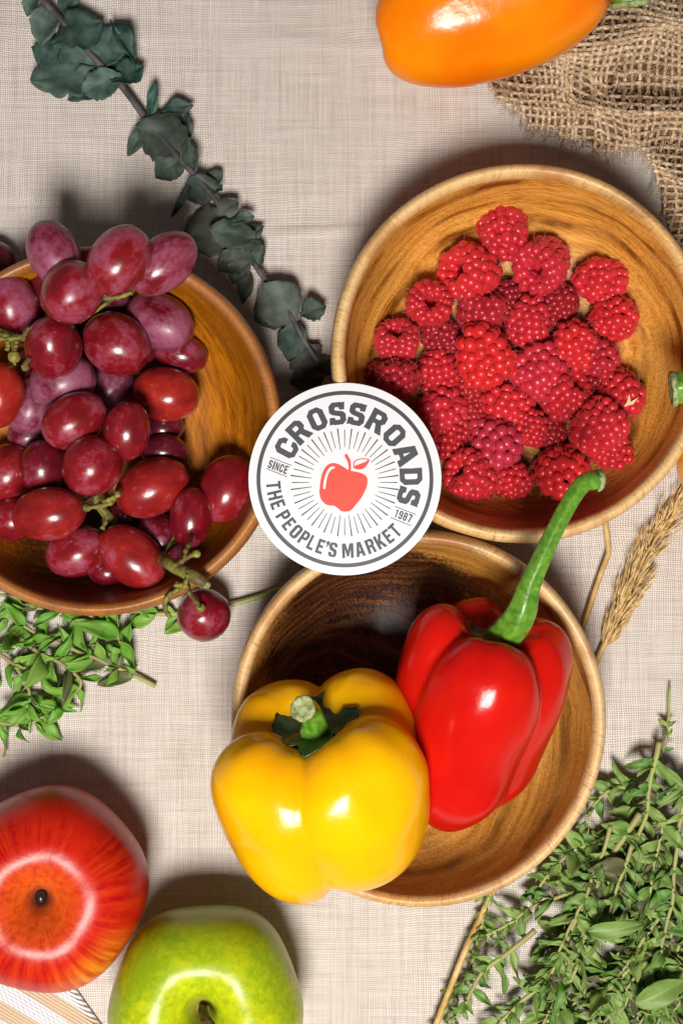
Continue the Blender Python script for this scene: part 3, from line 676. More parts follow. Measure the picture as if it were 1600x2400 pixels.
# x, y, semi-major, semi-minor, angle of the long axis (deg, counter-clockwise from right), bloom, orange, dark   - bottom of the heap first
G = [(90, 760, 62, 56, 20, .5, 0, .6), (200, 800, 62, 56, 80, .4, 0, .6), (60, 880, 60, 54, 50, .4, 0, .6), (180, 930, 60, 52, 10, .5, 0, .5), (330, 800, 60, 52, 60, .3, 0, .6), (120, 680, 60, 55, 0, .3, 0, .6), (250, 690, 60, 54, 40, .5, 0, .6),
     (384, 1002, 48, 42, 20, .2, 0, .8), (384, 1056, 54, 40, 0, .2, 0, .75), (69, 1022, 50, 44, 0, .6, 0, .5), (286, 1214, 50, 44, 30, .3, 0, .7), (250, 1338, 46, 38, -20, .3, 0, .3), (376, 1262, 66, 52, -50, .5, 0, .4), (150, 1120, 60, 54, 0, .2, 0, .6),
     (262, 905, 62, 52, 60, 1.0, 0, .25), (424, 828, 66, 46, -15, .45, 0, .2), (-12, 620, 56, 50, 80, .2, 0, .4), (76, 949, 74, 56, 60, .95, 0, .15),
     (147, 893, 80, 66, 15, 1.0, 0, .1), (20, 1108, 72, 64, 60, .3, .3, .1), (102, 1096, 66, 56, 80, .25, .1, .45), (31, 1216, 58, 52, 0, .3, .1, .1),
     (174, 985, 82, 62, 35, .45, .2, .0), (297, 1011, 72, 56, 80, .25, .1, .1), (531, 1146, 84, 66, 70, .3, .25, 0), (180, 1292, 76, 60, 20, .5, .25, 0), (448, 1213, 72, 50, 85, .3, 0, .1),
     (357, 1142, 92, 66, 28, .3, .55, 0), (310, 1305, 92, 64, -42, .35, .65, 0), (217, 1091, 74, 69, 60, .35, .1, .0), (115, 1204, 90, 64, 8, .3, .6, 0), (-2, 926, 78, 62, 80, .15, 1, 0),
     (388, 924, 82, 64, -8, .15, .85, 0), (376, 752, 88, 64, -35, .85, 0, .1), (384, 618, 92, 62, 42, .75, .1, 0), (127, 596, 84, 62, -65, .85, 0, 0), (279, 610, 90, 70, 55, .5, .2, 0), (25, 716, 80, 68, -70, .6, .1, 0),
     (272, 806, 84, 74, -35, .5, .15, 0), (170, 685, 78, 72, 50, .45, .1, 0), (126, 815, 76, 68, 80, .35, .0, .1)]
HANG = (478, 1441, 66, 63, 80, .35, 0, .1)
def stack(items, key, comp, base=0):
    bx, by, bR = BOWLS[key]; placed = []
    for it in items:
        x, y, ra, rb = it[:4]; z = 100.
        for _ in range(5):
            p = at(x, y, z); r = rb * kk(z); rh = math.sqrt(ra * rb) * kk(z)
            q = math.hypot(p.x - bx, p.y - by) / bR
            z2 = prof_z(q) + r * (.95 if q < .5 else .9)
            if .75 < q <= .93: z2 = max(z2, prof_z(min(.9, q)) + r * .55)
            for pp, rr in placed:
                d = math.hypot(pp.x - p.x, pp.y - p.y); s = (rr + rh) * comp
                if d < s: z2 = max(z2, pp.z + math.sqrt(s * s - d * d) * .8)
            z = z2 * .7 + z * .3 if _ < 4 else z2
        p = at(x, y, z); placed.append((p, math.sqrt(ra * rb) * kk(z)))
    return placed
GP = stack(G, 'grape', .84)
ge = empty('grape_bunch', (BOWLS['grape'][0], BOWLS['grape'][1], 30))
tag(ge, 'big bunch of red grapes with dusty bloom, one grape hanging over the bowl rim', 'grapes')
go_ = Vector((BOWLS['grape'][0], BOWLS['grape'][1], 30))
allg = [(g, p) for g, (p, _) in zip(G, GP)] + [(HANG, at(478, 1441, 78))]
for i, (g, p) in enumerate(allg):
    kz = kk(p.z); an = math.radians(g[4]); tilt = R_.uniform(-.25, .25)
    if i == 40: tilt = .9
    if i == len(allg) - 1: ax = Vector((-.15, .25, .95))
    else: ax = Vector((math.cos(an) * math.cos(tilt), math.sin(an) * math.cos(tilt), math.sin(tilt)))
    s = kz / 100
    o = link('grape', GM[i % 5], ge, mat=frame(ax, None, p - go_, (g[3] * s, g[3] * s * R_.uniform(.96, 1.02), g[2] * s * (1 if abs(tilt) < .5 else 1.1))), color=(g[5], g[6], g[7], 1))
N = NT('grape_stalk'); c = N.mix(N.mr(N.noise(N.obj(), 2.5, 3, .6), .38, .62), (.11, .065, .022), (.26, .26, .04)); M_gst = N.fin(N.mix(N.mr(N.noise(N.obj(), 12, 3), .5, .65, 0, .6), c, (.06, .03, .015)), .6, .35)
b = MB()
def lp(x, y, h): return at(x, y, h) - go_
rach = [lp(482, 1369, 285), lp(452, 1350, 285), lp(400, 1322, 235), lp(340, 1280, 100), lp(232, 1182, 110), lp(215, 1060, 120), lp(200, 900, 130), lp(120, 790, 190), lp(40, 790, 250), (-300, 250, 240)]
sp = spline(rach, 70); n = len(sp)
b.tube(sp, list(np.interp(np.linspace(0, 1, n), [0, .08, .2, .5, 1], [13, 15, 15, 10, 8])), 12)
for i, (g, p) in enumerate(allg[:-1]):
    q = p - go_; j = min(range(n), key=lambda j: (Vector(sp[j]) - q).length); s0 = Vector(sp[j])
    m = (s0 + q) / 2 + Vector((R_.uniform(-12, 12), R_.uniform(-12, 12), R_.uniform(-55, -30)))
    b.tube(spline([s0, m, q], 10), [4.5] * 10, 6)
# little branches that show in the gaps
for P in ([lp(438, 1338, 288), lp(440, 1352, 296), lp(436, 1372, 290), lp(452, 1400, 200), lp(468, 1420, 150)],
          [lp(436, 1372, 290), lp(412, 1385, 280), lp(392, 1400, 270), lp(388, 1428, 262), lp(400, 1448, 262)],
          [lp(436, 1368, 290), lp(420, 1372, 300), lp(414, 1368, 300), lp(412, 1376, 302)],
          [lp(405, 1326, 280), lp(432, 1312, 290), lp(436, 1290, 280), lp(446, 1270, 250)],
          [lp(432, 1312, 290), lp(448, 1302, 292), lp(460, 1298, 292)],
          [lp(232, 1182, 215), lp(255, 1172, 230), lp(276, 1160, 225)], [lp(205, 1190, 222), lp(235, 1186, 232), lp(262, 1178, 226), lp(270, 1160, 220)],
          [lp(228, 1180, 226), lp(250, 1210, 215), lp(240, 1240, 230)],
          [lp(-30, 790, 300), lp(10, 795, 305), lp(50, 790, 300), lp(68, 770, 290)], [lp(15, 795, 305), lp(20, 810, 310), lp(16, 822, 310)], [lp(40, 800, 300), lp(34, 832, 306)], [lp(70, 840, 300), lp(55, 860, 280)], [lp(225, 700, 250), (lp(275, 697, 250)), lp(310, 685, 250)]):
    k_ = 8 + 3 * len(P); b.tube(spline(P, k_), [5.2 + 1.2 * math.sin(i * 1.7) for i in range(k_)], 7)
for P, r in (((460, 1298, 293), 9), ((34, 836, 308), 13), ((60, 862, 282), 8), ((470, 1424, 146), 10), ((276, 1158, 226), 8), ((204, 1190, 222), 9)):
    c0 = lp(*P); b.add([tuple(c0 + Vector((q.x * r * 1.1, q.y * r, q.z * r * .6)) * (1 + .2 * MN.noise(q * 3))) for q in ICO2[0]], ICO2[1])
st = b.build('stalk', M_gst, ge)
b = MB(); c0 = lp(483, 1370, 285); b.add([tuple(c0 + Vector((q.x * 11, q.y * 9, q.z * 13))) for q in ICO2[0]], ICO2[1]); b.build('cut_end', M_cut, st)

# ================================================================ RASPBERRIES
def rasp_mat():
    N = NT('raspberry_flesh'); p = N.obj(); oc = N.ocol(); rn = N.rnd()
    n1 = N.noise(p, 2.5, 3, .6); n2 = N.noise(p, 22, 2, .6)
    c = N.mix(N.mr(n1, .35, .65), (.36, .007, .014), (.64, .020, .028))
    c = N.mix(N.math('MULTIPLY', oc[0], .8), c, (.78, .022, .018))
    c = N.mix(N.math('MULTIPLY', oc[1], N.mr(n1, .3, .7, .4, .9)), c, (.48, .035, .085))
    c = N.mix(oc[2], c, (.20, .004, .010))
    c = N.mix(N.mr(n2, .55, .75, 0, .25), c, (.62, .12, .14))
    N.bump(n2, .8, .4)
    N.b.inputs['Sheen Tint'].default_value = (1, .45, .5, 1); N.b.inputs['Sheen Roughness'].default_value = .4
    return N.fin(c, .31, .4, coat=.06, coatr=.22, sss=.18, sssr=(1, .12, .12), ssss=7, sheen=.18)
M_rasp = rasp_mat()
N = NT('raspberry_hair'); M_hair = N.fin(N.mix(N.noise(N.obj(), 9, 1), (.45, .12, .10), (.62, .28, .20)), .6, .3)
def rasp_mesh(seed, length, hollow, elong=1.0):
    rr = random.Random(seed); b = MB(); dr = .225
    rows = []
    # outer rows from the open rim (z=-.55) to the tip
    nrow = 5 if length < 1.2 else 6
    for i in range(nrow + 1):
        t = i / nrow; z = -.62 + t * (length + .55)
        r = .80 * math.sqrt(max(0, 1 - (max(0, t - .12) / .93) ** 2.3)) * (1 if t > .1 else .96)
        rows.append((r, z, 1.0))
    rows = [(.60, -.74, .9)] + rows
    if hollow: rows = [(.40, -.44, .85), (.47, -.62, .9)] + rows
    for i, (r, z, s) in enumerate(rows):
        n = max(1, round(2 * math.pi * r / (dr * 1.50)))
        if r < .16: n = 1
        off = rr.random()
        for j in range(n):
            a = 2 * math.pi * (j + off + rr.uniform(-.18, .18)) / n; q = dr * s * rr.uniform(.84, 1.20)
            zz = z + rr.uniform(-.06, .06); rad = r * rr.uniform(.96, 1.04) if n > 1 else 0
            c = Vector((rad * math.cos(a), rad * math.sin(a), zz))
            nrm = Vector((math.cos(a) * r, math.sin(a) * r, .25 * zz)).normalized() if n > 1 else Vector((0, 0, 1))
            if i < (3 if hollow else 1): nrm = Vector((math.cos(a) * .2, math.sin(a) * .2, -1)).normalized()
            m = frame(nrm, (0, 0, 1) if n > 1 else (1, 0, 0), (0, 0, 0), (q * (1.12 if rr.random() < .5 else .95), q * .95, q * .95)).to_3x3()
            b.add([tuple((c + m @ v) * 100) for v in ICO2[0]], ICO2[1])
            for h in range(1 if rr.random() < .6 else 0):   # the dried style, a fine curved hair
                d = (nrm + Vector((rr.uniform(-.8, .8), rr.uniform(-.8, .8), rr.uniform(-.8, .8)))).normalized()
                c1 = c + nrm * q * 1.08; pts = [c1 * 100, (c1 + nrm * .05 + d * .03) * 100, (c1 + nrm * .07 + d * .13) * 100]
                b.tube(pts, [.8, .7, .4], 3, mi=1, cap=False)
    # solid body between the drupelets
    prof = []
    for i in range(14):
        t = i / 13; z = -.62 + t * (length + .50); r = .80 * math.sqrt(max(0, 1 - (max(0, t - .1) / .93) ** 2.3)); prof.append((max(r, .001) * 100, z * 100))
    if hollow: prof = [(.1, 20), (20, 10), (36, -30), (44, -60)] + [(60, -66)] + prof
    else: prof = [(.1, -60), (40, -66)] + prof
    lathe(b, prof, 20)
    me = b.mesh('raspberry', [M_rasp, M_hair]); return me
RM = {'c': [rasp_mesh(1, 1.15, False), rasp_mesh(2, 1.0, False), rasp_mesh(3, 1.3, False)], 'h': [rasp_mesh(4, 1.0, True), rasp_mesh(5, 1.2, True)]}
# x, y, radius, type, axis (tip direction: right, up, to the eye), brightness, mauve, dark, words   - bottom of the pile first
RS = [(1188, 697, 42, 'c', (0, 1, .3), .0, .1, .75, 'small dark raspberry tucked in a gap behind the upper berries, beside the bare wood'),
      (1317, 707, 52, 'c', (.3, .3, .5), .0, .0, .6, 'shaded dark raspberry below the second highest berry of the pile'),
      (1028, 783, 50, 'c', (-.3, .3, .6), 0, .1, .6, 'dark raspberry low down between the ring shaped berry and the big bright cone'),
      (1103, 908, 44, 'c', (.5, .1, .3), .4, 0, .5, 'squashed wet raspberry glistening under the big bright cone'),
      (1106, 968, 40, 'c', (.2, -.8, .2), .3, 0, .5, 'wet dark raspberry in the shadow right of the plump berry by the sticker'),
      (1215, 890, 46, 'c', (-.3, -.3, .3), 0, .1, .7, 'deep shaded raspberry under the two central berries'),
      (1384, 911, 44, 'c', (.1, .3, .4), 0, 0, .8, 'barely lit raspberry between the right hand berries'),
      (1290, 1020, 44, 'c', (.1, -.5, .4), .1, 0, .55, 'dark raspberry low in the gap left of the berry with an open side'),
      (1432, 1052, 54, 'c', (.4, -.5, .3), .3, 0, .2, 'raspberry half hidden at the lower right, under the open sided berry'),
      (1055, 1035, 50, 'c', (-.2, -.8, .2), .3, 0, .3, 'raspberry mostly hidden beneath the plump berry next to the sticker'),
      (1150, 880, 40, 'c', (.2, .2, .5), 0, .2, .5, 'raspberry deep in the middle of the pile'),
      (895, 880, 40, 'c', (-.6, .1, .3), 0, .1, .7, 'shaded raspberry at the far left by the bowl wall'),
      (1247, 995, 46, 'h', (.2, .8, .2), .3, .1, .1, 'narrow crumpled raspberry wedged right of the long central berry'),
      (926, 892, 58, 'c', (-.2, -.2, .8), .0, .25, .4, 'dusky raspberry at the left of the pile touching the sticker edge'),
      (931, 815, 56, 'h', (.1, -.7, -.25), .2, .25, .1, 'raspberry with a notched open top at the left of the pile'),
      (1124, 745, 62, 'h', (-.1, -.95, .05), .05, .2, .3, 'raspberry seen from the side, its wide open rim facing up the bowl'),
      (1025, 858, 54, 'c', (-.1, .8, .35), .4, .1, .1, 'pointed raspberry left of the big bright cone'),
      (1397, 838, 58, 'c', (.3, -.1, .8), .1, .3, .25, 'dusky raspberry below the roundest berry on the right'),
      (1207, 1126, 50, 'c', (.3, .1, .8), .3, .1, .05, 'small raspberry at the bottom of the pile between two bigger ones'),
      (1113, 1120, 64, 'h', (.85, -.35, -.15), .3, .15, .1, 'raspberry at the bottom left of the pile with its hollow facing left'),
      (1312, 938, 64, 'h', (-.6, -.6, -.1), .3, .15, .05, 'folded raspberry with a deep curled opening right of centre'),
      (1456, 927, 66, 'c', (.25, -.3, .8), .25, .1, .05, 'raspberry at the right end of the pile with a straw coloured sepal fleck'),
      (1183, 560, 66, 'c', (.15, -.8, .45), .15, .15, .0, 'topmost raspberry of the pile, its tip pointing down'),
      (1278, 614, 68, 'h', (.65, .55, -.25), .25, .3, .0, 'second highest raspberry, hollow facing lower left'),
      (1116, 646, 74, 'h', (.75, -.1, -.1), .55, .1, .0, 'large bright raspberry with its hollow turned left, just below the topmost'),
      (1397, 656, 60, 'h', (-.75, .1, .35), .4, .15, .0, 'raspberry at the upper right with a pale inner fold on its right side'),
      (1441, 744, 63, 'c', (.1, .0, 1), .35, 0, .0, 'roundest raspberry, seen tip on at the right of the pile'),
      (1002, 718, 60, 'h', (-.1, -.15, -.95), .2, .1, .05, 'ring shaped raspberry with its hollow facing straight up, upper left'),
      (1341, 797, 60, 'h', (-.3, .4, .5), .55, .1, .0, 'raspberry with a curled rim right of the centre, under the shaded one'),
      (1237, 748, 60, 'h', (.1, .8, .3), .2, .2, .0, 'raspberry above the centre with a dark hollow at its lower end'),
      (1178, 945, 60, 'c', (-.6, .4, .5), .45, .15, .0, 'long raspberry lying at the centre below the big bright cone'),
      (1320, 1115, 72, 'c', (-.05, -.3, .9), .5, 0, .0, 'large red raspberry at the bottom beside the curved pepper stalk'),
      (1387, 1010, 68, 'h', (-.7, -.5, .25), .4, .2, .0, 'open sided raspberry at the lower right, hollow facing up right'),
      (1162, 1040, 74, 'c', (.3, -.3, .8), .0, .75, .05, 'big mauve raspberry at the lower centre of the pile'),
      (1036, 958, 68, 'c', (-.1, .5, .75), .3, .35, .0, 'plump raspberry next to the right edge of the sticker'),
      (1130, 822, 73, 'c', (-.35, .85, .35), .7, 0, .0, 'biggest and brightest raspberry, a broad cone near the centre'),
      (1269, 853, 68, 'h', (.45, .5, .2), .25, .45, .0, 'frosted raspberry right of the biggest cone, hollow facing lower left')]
RP = stack([(a[0], a[1], a[2] * .85, a[2] * .85) for a in RS], 'rasp', .78)
for i, (r, (p, _)) in enumerate(zip(RS, RP)):
    s = r[2] * kk(p.z) / 100 * .94; mesh = RM[r[3]][0 if 'biggest' in r[8] else i % len(RM[r[3]])]
    ax = Vector(r[4])
    if r[3] == 'h' and ax.z < .2: ax.z -= .55
    ax.normalize()
    base = p - ax * (.22 * r[2])
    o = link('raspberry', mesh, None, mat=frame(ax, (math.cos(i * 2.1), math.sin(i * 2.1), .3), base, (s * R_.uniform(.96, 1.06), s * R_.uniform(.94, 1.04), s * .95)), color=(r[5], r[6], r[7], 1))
    tag(o, r[8], 'raspberry', 'raspberries piled in the golden bowl')
    if 'sepal' in r[8]:
        N = NT('dry_sepal'); Ms = N.fin(N.mix(N.noise(N.obj(), 9, 2), (.6, .42, .2), (.75, .6, .35)), .7, .3)
        b = MB(); b.add([(-16, -6, 0), (4, -2, 3), (16, 14, 1), (-2, 4, 4), (-4, 22, 1), (-10, 4, 3)], [(0, 1, 3, 5), (1, 2, 3), (3, 4, 5)])
        wm = o.matrix_world.copy(); sf = b.build('sepal_fleck', Ms, o); sf.matrix_world = Matrix.Translation(at(1478, 946, p.z + 62) * U)
        sf.parent = o; bpy.context.view_layer.update(); sf.matrix_parent_inverse = o.matrix_local.inverted()

# ================================================================ LEAFY THINGS
def leaf_mesh(name, L, W, mats, seed=0, curl=.25, fold=.25, wave=.05, tip=1.0, nu=14, nv=8, thick=1.2, ragged=0., base=.0, vein=.03):
    """leaf from the origin along +x, +z upper side"""
    rr = random.Random(seed); b = MB(); top = []; ph = rr.random() * 6
    for i in range(nu + 1):
        t = i / nu
        wv = math.sin(math.pi * (t ** (.75 if tip > .5 else 1.0)) ) ** (.8) if 0 < t < 1 else 0.0
        wv = max(wv, base if t < .05 else 0)
        wv = wv * W * (1 + (ragged * MN.noise(Vector((t * 9, seed, 0)))))
        for j in range(nv + 1):
            s = j / nv * 2 - 1
            y = s * wv * (1 + ragged * .6 * MN.noise(Vector((t * 11, s, seed + 5))))
            x = t * L + (ragged * L * .1 * MN.noise(Vector((t * 5, s * 4, seed))) if 0 < t else 0)
            z = fold * abs(y) + curl * L * (-(t - .45) ** 2 + .2) + wave * L * math.sin(t * 7 + ph + s * 2) * abs(s) - vein * W * math.exp(-(s * 5) ** 2)
            z += vein * .5 * W * math.sin(t * 30 - abs(s) * 6) * abs(s)
            top.append((x, y, z))
    n = nv + 1; f = []
    for i in range(nu):
        for j in range(nv): f.append((i * n + j, (i + 1) * n + j, (i + 1) * n + j + 1, i * n + j + 1))
    m = len(top); bot = [(x, y, z - thick) for x, y, z in top]; f2 = [tuple(q + m for q in p[::-1]) for p in f]; f3 = []
    for i in range(nu):
        f3.append((i * n, m + i * n, m + (i + 1) * n, (i + 1) * n)); f3.append((i * n + nv, (i + 1) * n + nv, m + (i + 1) * n + nv, m + i * n + nv))
    b.add(top + bot, f + f2 + f3)
    return b.mesh(name, mats)
def leaf_mat(name, a, b, c, veins=True, rough=.5, dots=False):
    N = NT(name); p = N.obj(); rn = N.rnd(); oc = N.ocol(); x, y, z = N.sep(p)
    n1 = N.noise(p, 3.5, 3, .6)
    col = N.mix(N.mr(rn, 0, 1), a, b); col = N.mix(N.mr(n1, .4, .7, 0, .6), col, c)
    if veins:
        ay = N.math('ABSOLUTE', y); rib = N.mr(ay, .003, .018, .55, 0)
        col = N.mix(rib, col, N.mix(.5, col, (.30, .42, .14)))
        sv = N.mr(N.math('ABSOLUTE', N.math('SINE', N.math('MULTIPLY', N.math('SUBTRACT', x, N.math('MULTIPLY', ay, 1.3)), 19))), .0, .16, .35, 0); col = N.mix(sv, col, N.mix(.5, col, (.32, .42, .16)))
        col = N.mix(N.mr(N.noise(p, 1.8, 4, .7), .52, .7, 0, .45), col, (.10, .14, .02))
    if dots: col = N.mix(N.mr(N.voro(p, 9), .04, .09, .6, 0), col, (.02, .03, .025))
    if dots: col = N.hsv(col, .5, 1.0, N.mr(N.noise(p, 1.6, 4, .65), .3, .7, .7, 1.35)); col = N.hsv(col, .5, 1, N.mr(N.math('FRACT', N.math('MULTIPLY', rn, 7.3)), 0, 1, .7, 1.3))
    col = N.mix(oc[2], col, (.085, .055, .04))       # withered leaves
    N.bump(N.math('ADD', n1, N.math('MULTIPLY', N.noise(p, 14, 3, .6), .35)), 1.5, .5)
    m = N.fin(col, rough, .35, sss=0 if dots else .12, sssr=(.4, .8, .1), ssss=8)
    return m
M_her = leaf_mat('oregano_leaf', (.035, .15, .008), (.24, .33, .075), (.27, .38, .12))
M_her2 = leaf_mat('oregano_leaf_fresh', (.06, .24, .008), (.20, .37, .05), (.22, .40, .07))
M_euc = leaf_mat('eucalyptus_leaf', (.006, .052, .036), (.050, .072, .060), (.09, .14, .11), veins=False, rough=.62, dots=True)
N = NT('herb_stalk'); M_hst = N.fin(N.mix(N.mr(N.noise(N.obj(), 1.2, 3), .4, .65), (.34, .38, .10), (.34, .24, .13)), .5, .35)
N = NT('eucalyptus_stem'); M_est = N.fin(N.mix(N.mr(N.noise(N.obj(), 3, 3), .4, .6), (.055, .048, .055), (.12, .10, .10)), .65, .3)
# ---- eucalyptus
def euca():
    path = [(60, -60), (100, 0), (145, 48), (237, 153), (291, 209), (342, 278), (403, 352), (454, 408), (510, 474), (541, 520), (571, 582), (605, 632), (638, 679), (684, 745), (714, 800), (762, 872)]
    o0 = at(400, 350, 0); e = empty('eucalyptus_branch', o0)
    tag(e, 'dried eucalyptus branch with rounded grey green leaves, running from the top left to the sticker', 'branch')
    hs = [36 + 9 * math.sin(i * 1.1) for i in range(len(path))]
    sp = spline([at(x, y, h) - o0 for (x, y), h in zip(path, hs)], 110); b = MB()
    b.tube(sp, [max(5.5, 8.5 - 3 * i / 110 + 1.2 * (1 if i % 9 == 0 else 0)) for i in range(110)], 10); b.build('stem', M_est, e)
    # x, y (leaf middle), half length, half width, direction of the tip (deg), height, fold, side tilt
    Ls = [(105, 56, 50, 31, -100, 30, .35, .1, 0), (72, 6, 30, 18, 250, 12, .2, 0, 0), (160, 6, 30, 24, 60, 22, .2, .3, 0), (112, 120, 44, 30, -110, 12, .1, 0, .3),
          (165, 165, 92, 66, 200, 18, -.06, 0, .35), (181, 77, 64, 52, 25, 44, -.1, .25, -.3), (250, 112, 54, 44, 70, 26, .12, 0, .5), (287, 104, 60, 20, -62, 36, .7, .5, .2), (285, 135, 42, 28, 40, 14, .1, 0, .3),
          (240, 197, 50, 36, 200, 34, .08, .1, 0), (298, 172, 42, 34, 30, 40, .2, .3, .2), (205, 195, 60, 38, 215, 12, .0, 0, .2),
          (360, 237, 38, 15, 80, 30, .5, .2, .2), (324, 325, 46, 18, 238, 20, .5, .2, 0), (383, 318, 66, 56, 160, 40, -.12, 0, -.1), (408, 262, 46, 20, 15, 20, .2, .4, .3), (425, 300, 40, 26, 80, 18, .1, .4, .1), (400, 388, 46, 32, 215, 22, .1, .1, 0), (448, 372, 42, 20, 100, 36, .6, .1, -.1),
          (472, 444, 50, 34, 185, 32, .12, .1, 0), (490, 432, 40, 26, 40, 20, .2, .3, 0), (424, 470, 46, 9, 240, 28, .6, .3, -.1), (488, 540, 62, 58, 195, 26, -.10, 0, -.3), (534, 486, 30, 25, 40, 34, .1, .1, -.3), (545, 548, 54, 36, 175, 40, -.08, 0, -.1), (566, 516, 30, 15, 20, 36, .2, .4, 0),
          (592, 545, 30, 20, 30, 20, .2, .2, 0), (592, 592, 42, 26, -70, 20, .1, .2, 0), (550, 610, 46, 32, 215, 24, .0, .1, -.2), (560, 632, 36, 26, -110, 14, .0, .1, -.2), (575, 672, 40, 17, -100, 10, .4, .3, -.4),
          (655, 712, 58, 56, 130, 34, -.12, 0, -.1), (640, 728, 48, 42, 210, 18, -.05, 0, -.1), (733, 728, 32, 27, 20, 30, .25, .1, 0), (684, 800, 50, 34, -100, 26, .15, .1, .1), (716, 838, 44, 32, 215, 20, .0, .1, -.2), (724, 884, 46, 30, 200, 16, .1, .2, -.4), (756, 862, 32, 24, 40, 22, .1, .2, -.4)]
    for i, (x, y, hl, hw, an, h, fo, tl, tone) in enumerate(Ls):
        me = leaf_mesh('leaf', 2 * hl, hw * 1.05, M_euc, seed=i + 3, curl=.30 if i % 2 else -.18, fold=fo + .08, wave=.10, tip=0, nu=18, nv=12, thick=1.6, ragged=.20, base=.25, vein=.04)
        a = math.radians(an); d = Vector((math.cos(a), math.sin(a), 0)); h = h * 1.25; p = at(x, y, h) - o0 - d * hl * .98
        up = Vector((-math.sin(a) * tl, math.cos(a) * tl, 1)) + d * R_.uniform(-.15, .15)
        zc = up.normalized(); xc = (d - zc * d.dot(zc)).normalized(); yc = zc.cross(xc)
        m = Matrix((xc, yc, zc)).transposed().to_4x4(); m.translation = p * U
        o = link('leaf', me, e, mat=m, color=(0, 0, max(0, .25 - tone * .6) if y > 250 else 0, 1))
euca()
# ---- herb sprigs
HL = [leaf_mesh('leaf', 100, w_ * .84, m, seed=20 + i, curl=c_, fold=fo, wave=.08, ragged=.10, nu=10, nv=6, thick=1.2, vein=.05)
      for i, (w_, c_, fo, m) in enumerate([(20, .4, .3, M_her), (25, .2, .15, M_her), (26, -.5, .35, M_her), (13, .7, .8, M_her), (22, .1, .45, M_her), (24, .9, .1, M_her), (15, -.3, .6, M_her), (27, .6, .3, M_her), (18, 1.2, .4, M_her), (21, -.8, .2, M_her)])]
HL2 = [leaf_mesh('leaf', 100, w_ * .86, m, seed=40 + i, curl=c_, fold=fo, wave=.07, ragged=.08, nu=12, nv=6, thick=1.2, vein=.05)
      for i, (w_, c_, fo, m) in enumerate([(21, .3, .2, M_her2), (27, .2, .15, M_her2), (24, -.2, .3, M_her2), (15, .5, .7, M_her2), (22, .9, .3, M_her2), (17, -.6, .5, M_her2), (28, .5, .2, M_her2)])]
def sprig(label, path, hs, group, step=26, size=(34, 58), lib=HL, r=4.5, seed=1, wither=.06, bare=0.0, tipn=5, withercol=.8, lastbare=0.):
    rr = random.Random(seed); o0 = at(path[0][0], path[0][1], 0); e = empty('oregano_sprig', o0); tag(e, label, 'herb sprig', group)
    if not hasattr(hs, '__len__'): hs = [hs] * len(path)
    P = [at(x, y, h) - o0 for (x, y), h in zip(path, hs)]
    tot = sum((P[i + 1] - P[i]).length for i in range(len(P) - 1)); n = max(12, int(tot / 9)); sp = [Vector(q) for q in spline(P, n)]
    sp = [q + Vector((MN.noise(q / 60 + Vector((seed, 0, 0))), MN.noise(q / 60 + Vector((0, seed, 0))), .5 * MN.noise(q / 40))) * 5 for q in sp]
    b = MB(); b.tube(sp, [r * (1 - .45 * i / n) for i in range(n)], 8); b.build('stem', M_hst, e)
    d = bare * tot; az = rr.random() * 3; cnt = 0
    while d < tot * (1 - lastbare) - 4 and cnt < 84:
        i = min(n - 2, int(d / tot * (n - 1))); q = sp[i]; t = (sp[i + 1] - sp[i]).normalized()
        az += math.pi / 2 + rr.uniform(-.4, .4); sz = rr.uniform(*size) * (1 - .25 * d / tot)
        side = t.orthogonal().normalized(); oth = t.cross(side)
        for s in (0, math.pi):
            a = az + s; out = side * math.cos(a) + oth * math.sin(a)
            dr = (out * rr.uniform(.7, 1.1) + t * rr.uniform(.2, .8)); dr.z = dr.z * .45 + (.15 if q.z < 30 else 0)
            put_leaf(e, rr, lib, q, dr, sz * rr.uniform(.75, 1.15), wither, withercol); cnt += 1
            if rr.random() < .45:
                dr2 = dr + Vector((rr.uniform(-.5, .5), rr.uniform(-.5, .5), rr.uniform(0, .4))); put_leaf(e, rr, lib, q, dr2, sz * rr.uniform(.35, .6), wither, withercol); cnt += 1
        d += step * rr.uniform(.75, 1.25)
    t = (sp[-1] - sp[-3]).normalized()
    if lastbare == 0:
        for _ in range(tipn):
            put_leaf(e, rr, lib, sp[-1], t + Vector((rr.uniform(-.8, .8), rr.uniform(-.8, .8), rr.uniform(-.1, .5))), rr.uniform(*size) * .6, wither, withercol)
    return e
def put_leaf(e, rr, lib, q, dr, L, wither, wc):
    dr = Vector(dr).normalized(); up = Vector((rr.uniform(-1, 1), rr.uniform(-1, 1), 1)); up = (up - dr * up.dot(dr))
    if up.length < .1: up = dr.orthogonal()
    up.normalize(); y = up.cross(dr); s = L / 100
    m = Matrix((dr * s, y * s, up * s)).transposed().to_4x4(); q = Vector(q)
    tip = q.z + dr.z * L
    if tip < 4: q = q + Vector((0, 0, 4 - tip))
    m.translation = q * U
    link('leaf', rr.choice(lib), e, mat=m, color=(0, 0, wc if rr.random() < wither else 0, 1))
gl = 'oregano sprigs poking out from under the grape bowl'
kw = dict(lib=HL2, size=(58, 122), step=42, group=gl, r=5.5)
sprig('oregano sprig whose bare stalk end points down right, below the grape bowl', [(364, 1608), (300, 1575), (230, 1548), (120, 1500), (20, 1450), (-60, 1420)], [10, 20, 26, 24, 20, 16], seed=11, bare=.17, **kw)
sprig('oregano sprig with a short stalk end beside the withered brown leaf', [(317, 1570), (285, 1505), (262, 1462), (160, 1440), (40, 1400), (-50, 1385)], [8, 24, 26, 26, 22, 18], seed=12, bare=.16, wither=.2, **kw)
sprig('lowest oregano sprig at the left edge, its tip leaves hanging lowest', [(-80, 1668), (0, 1690), (60, 1695), (95, 1682), (130, 1660)], [14, 16, 18, 20, 18], seed=13, bare=.3, tipn=8, **kw)
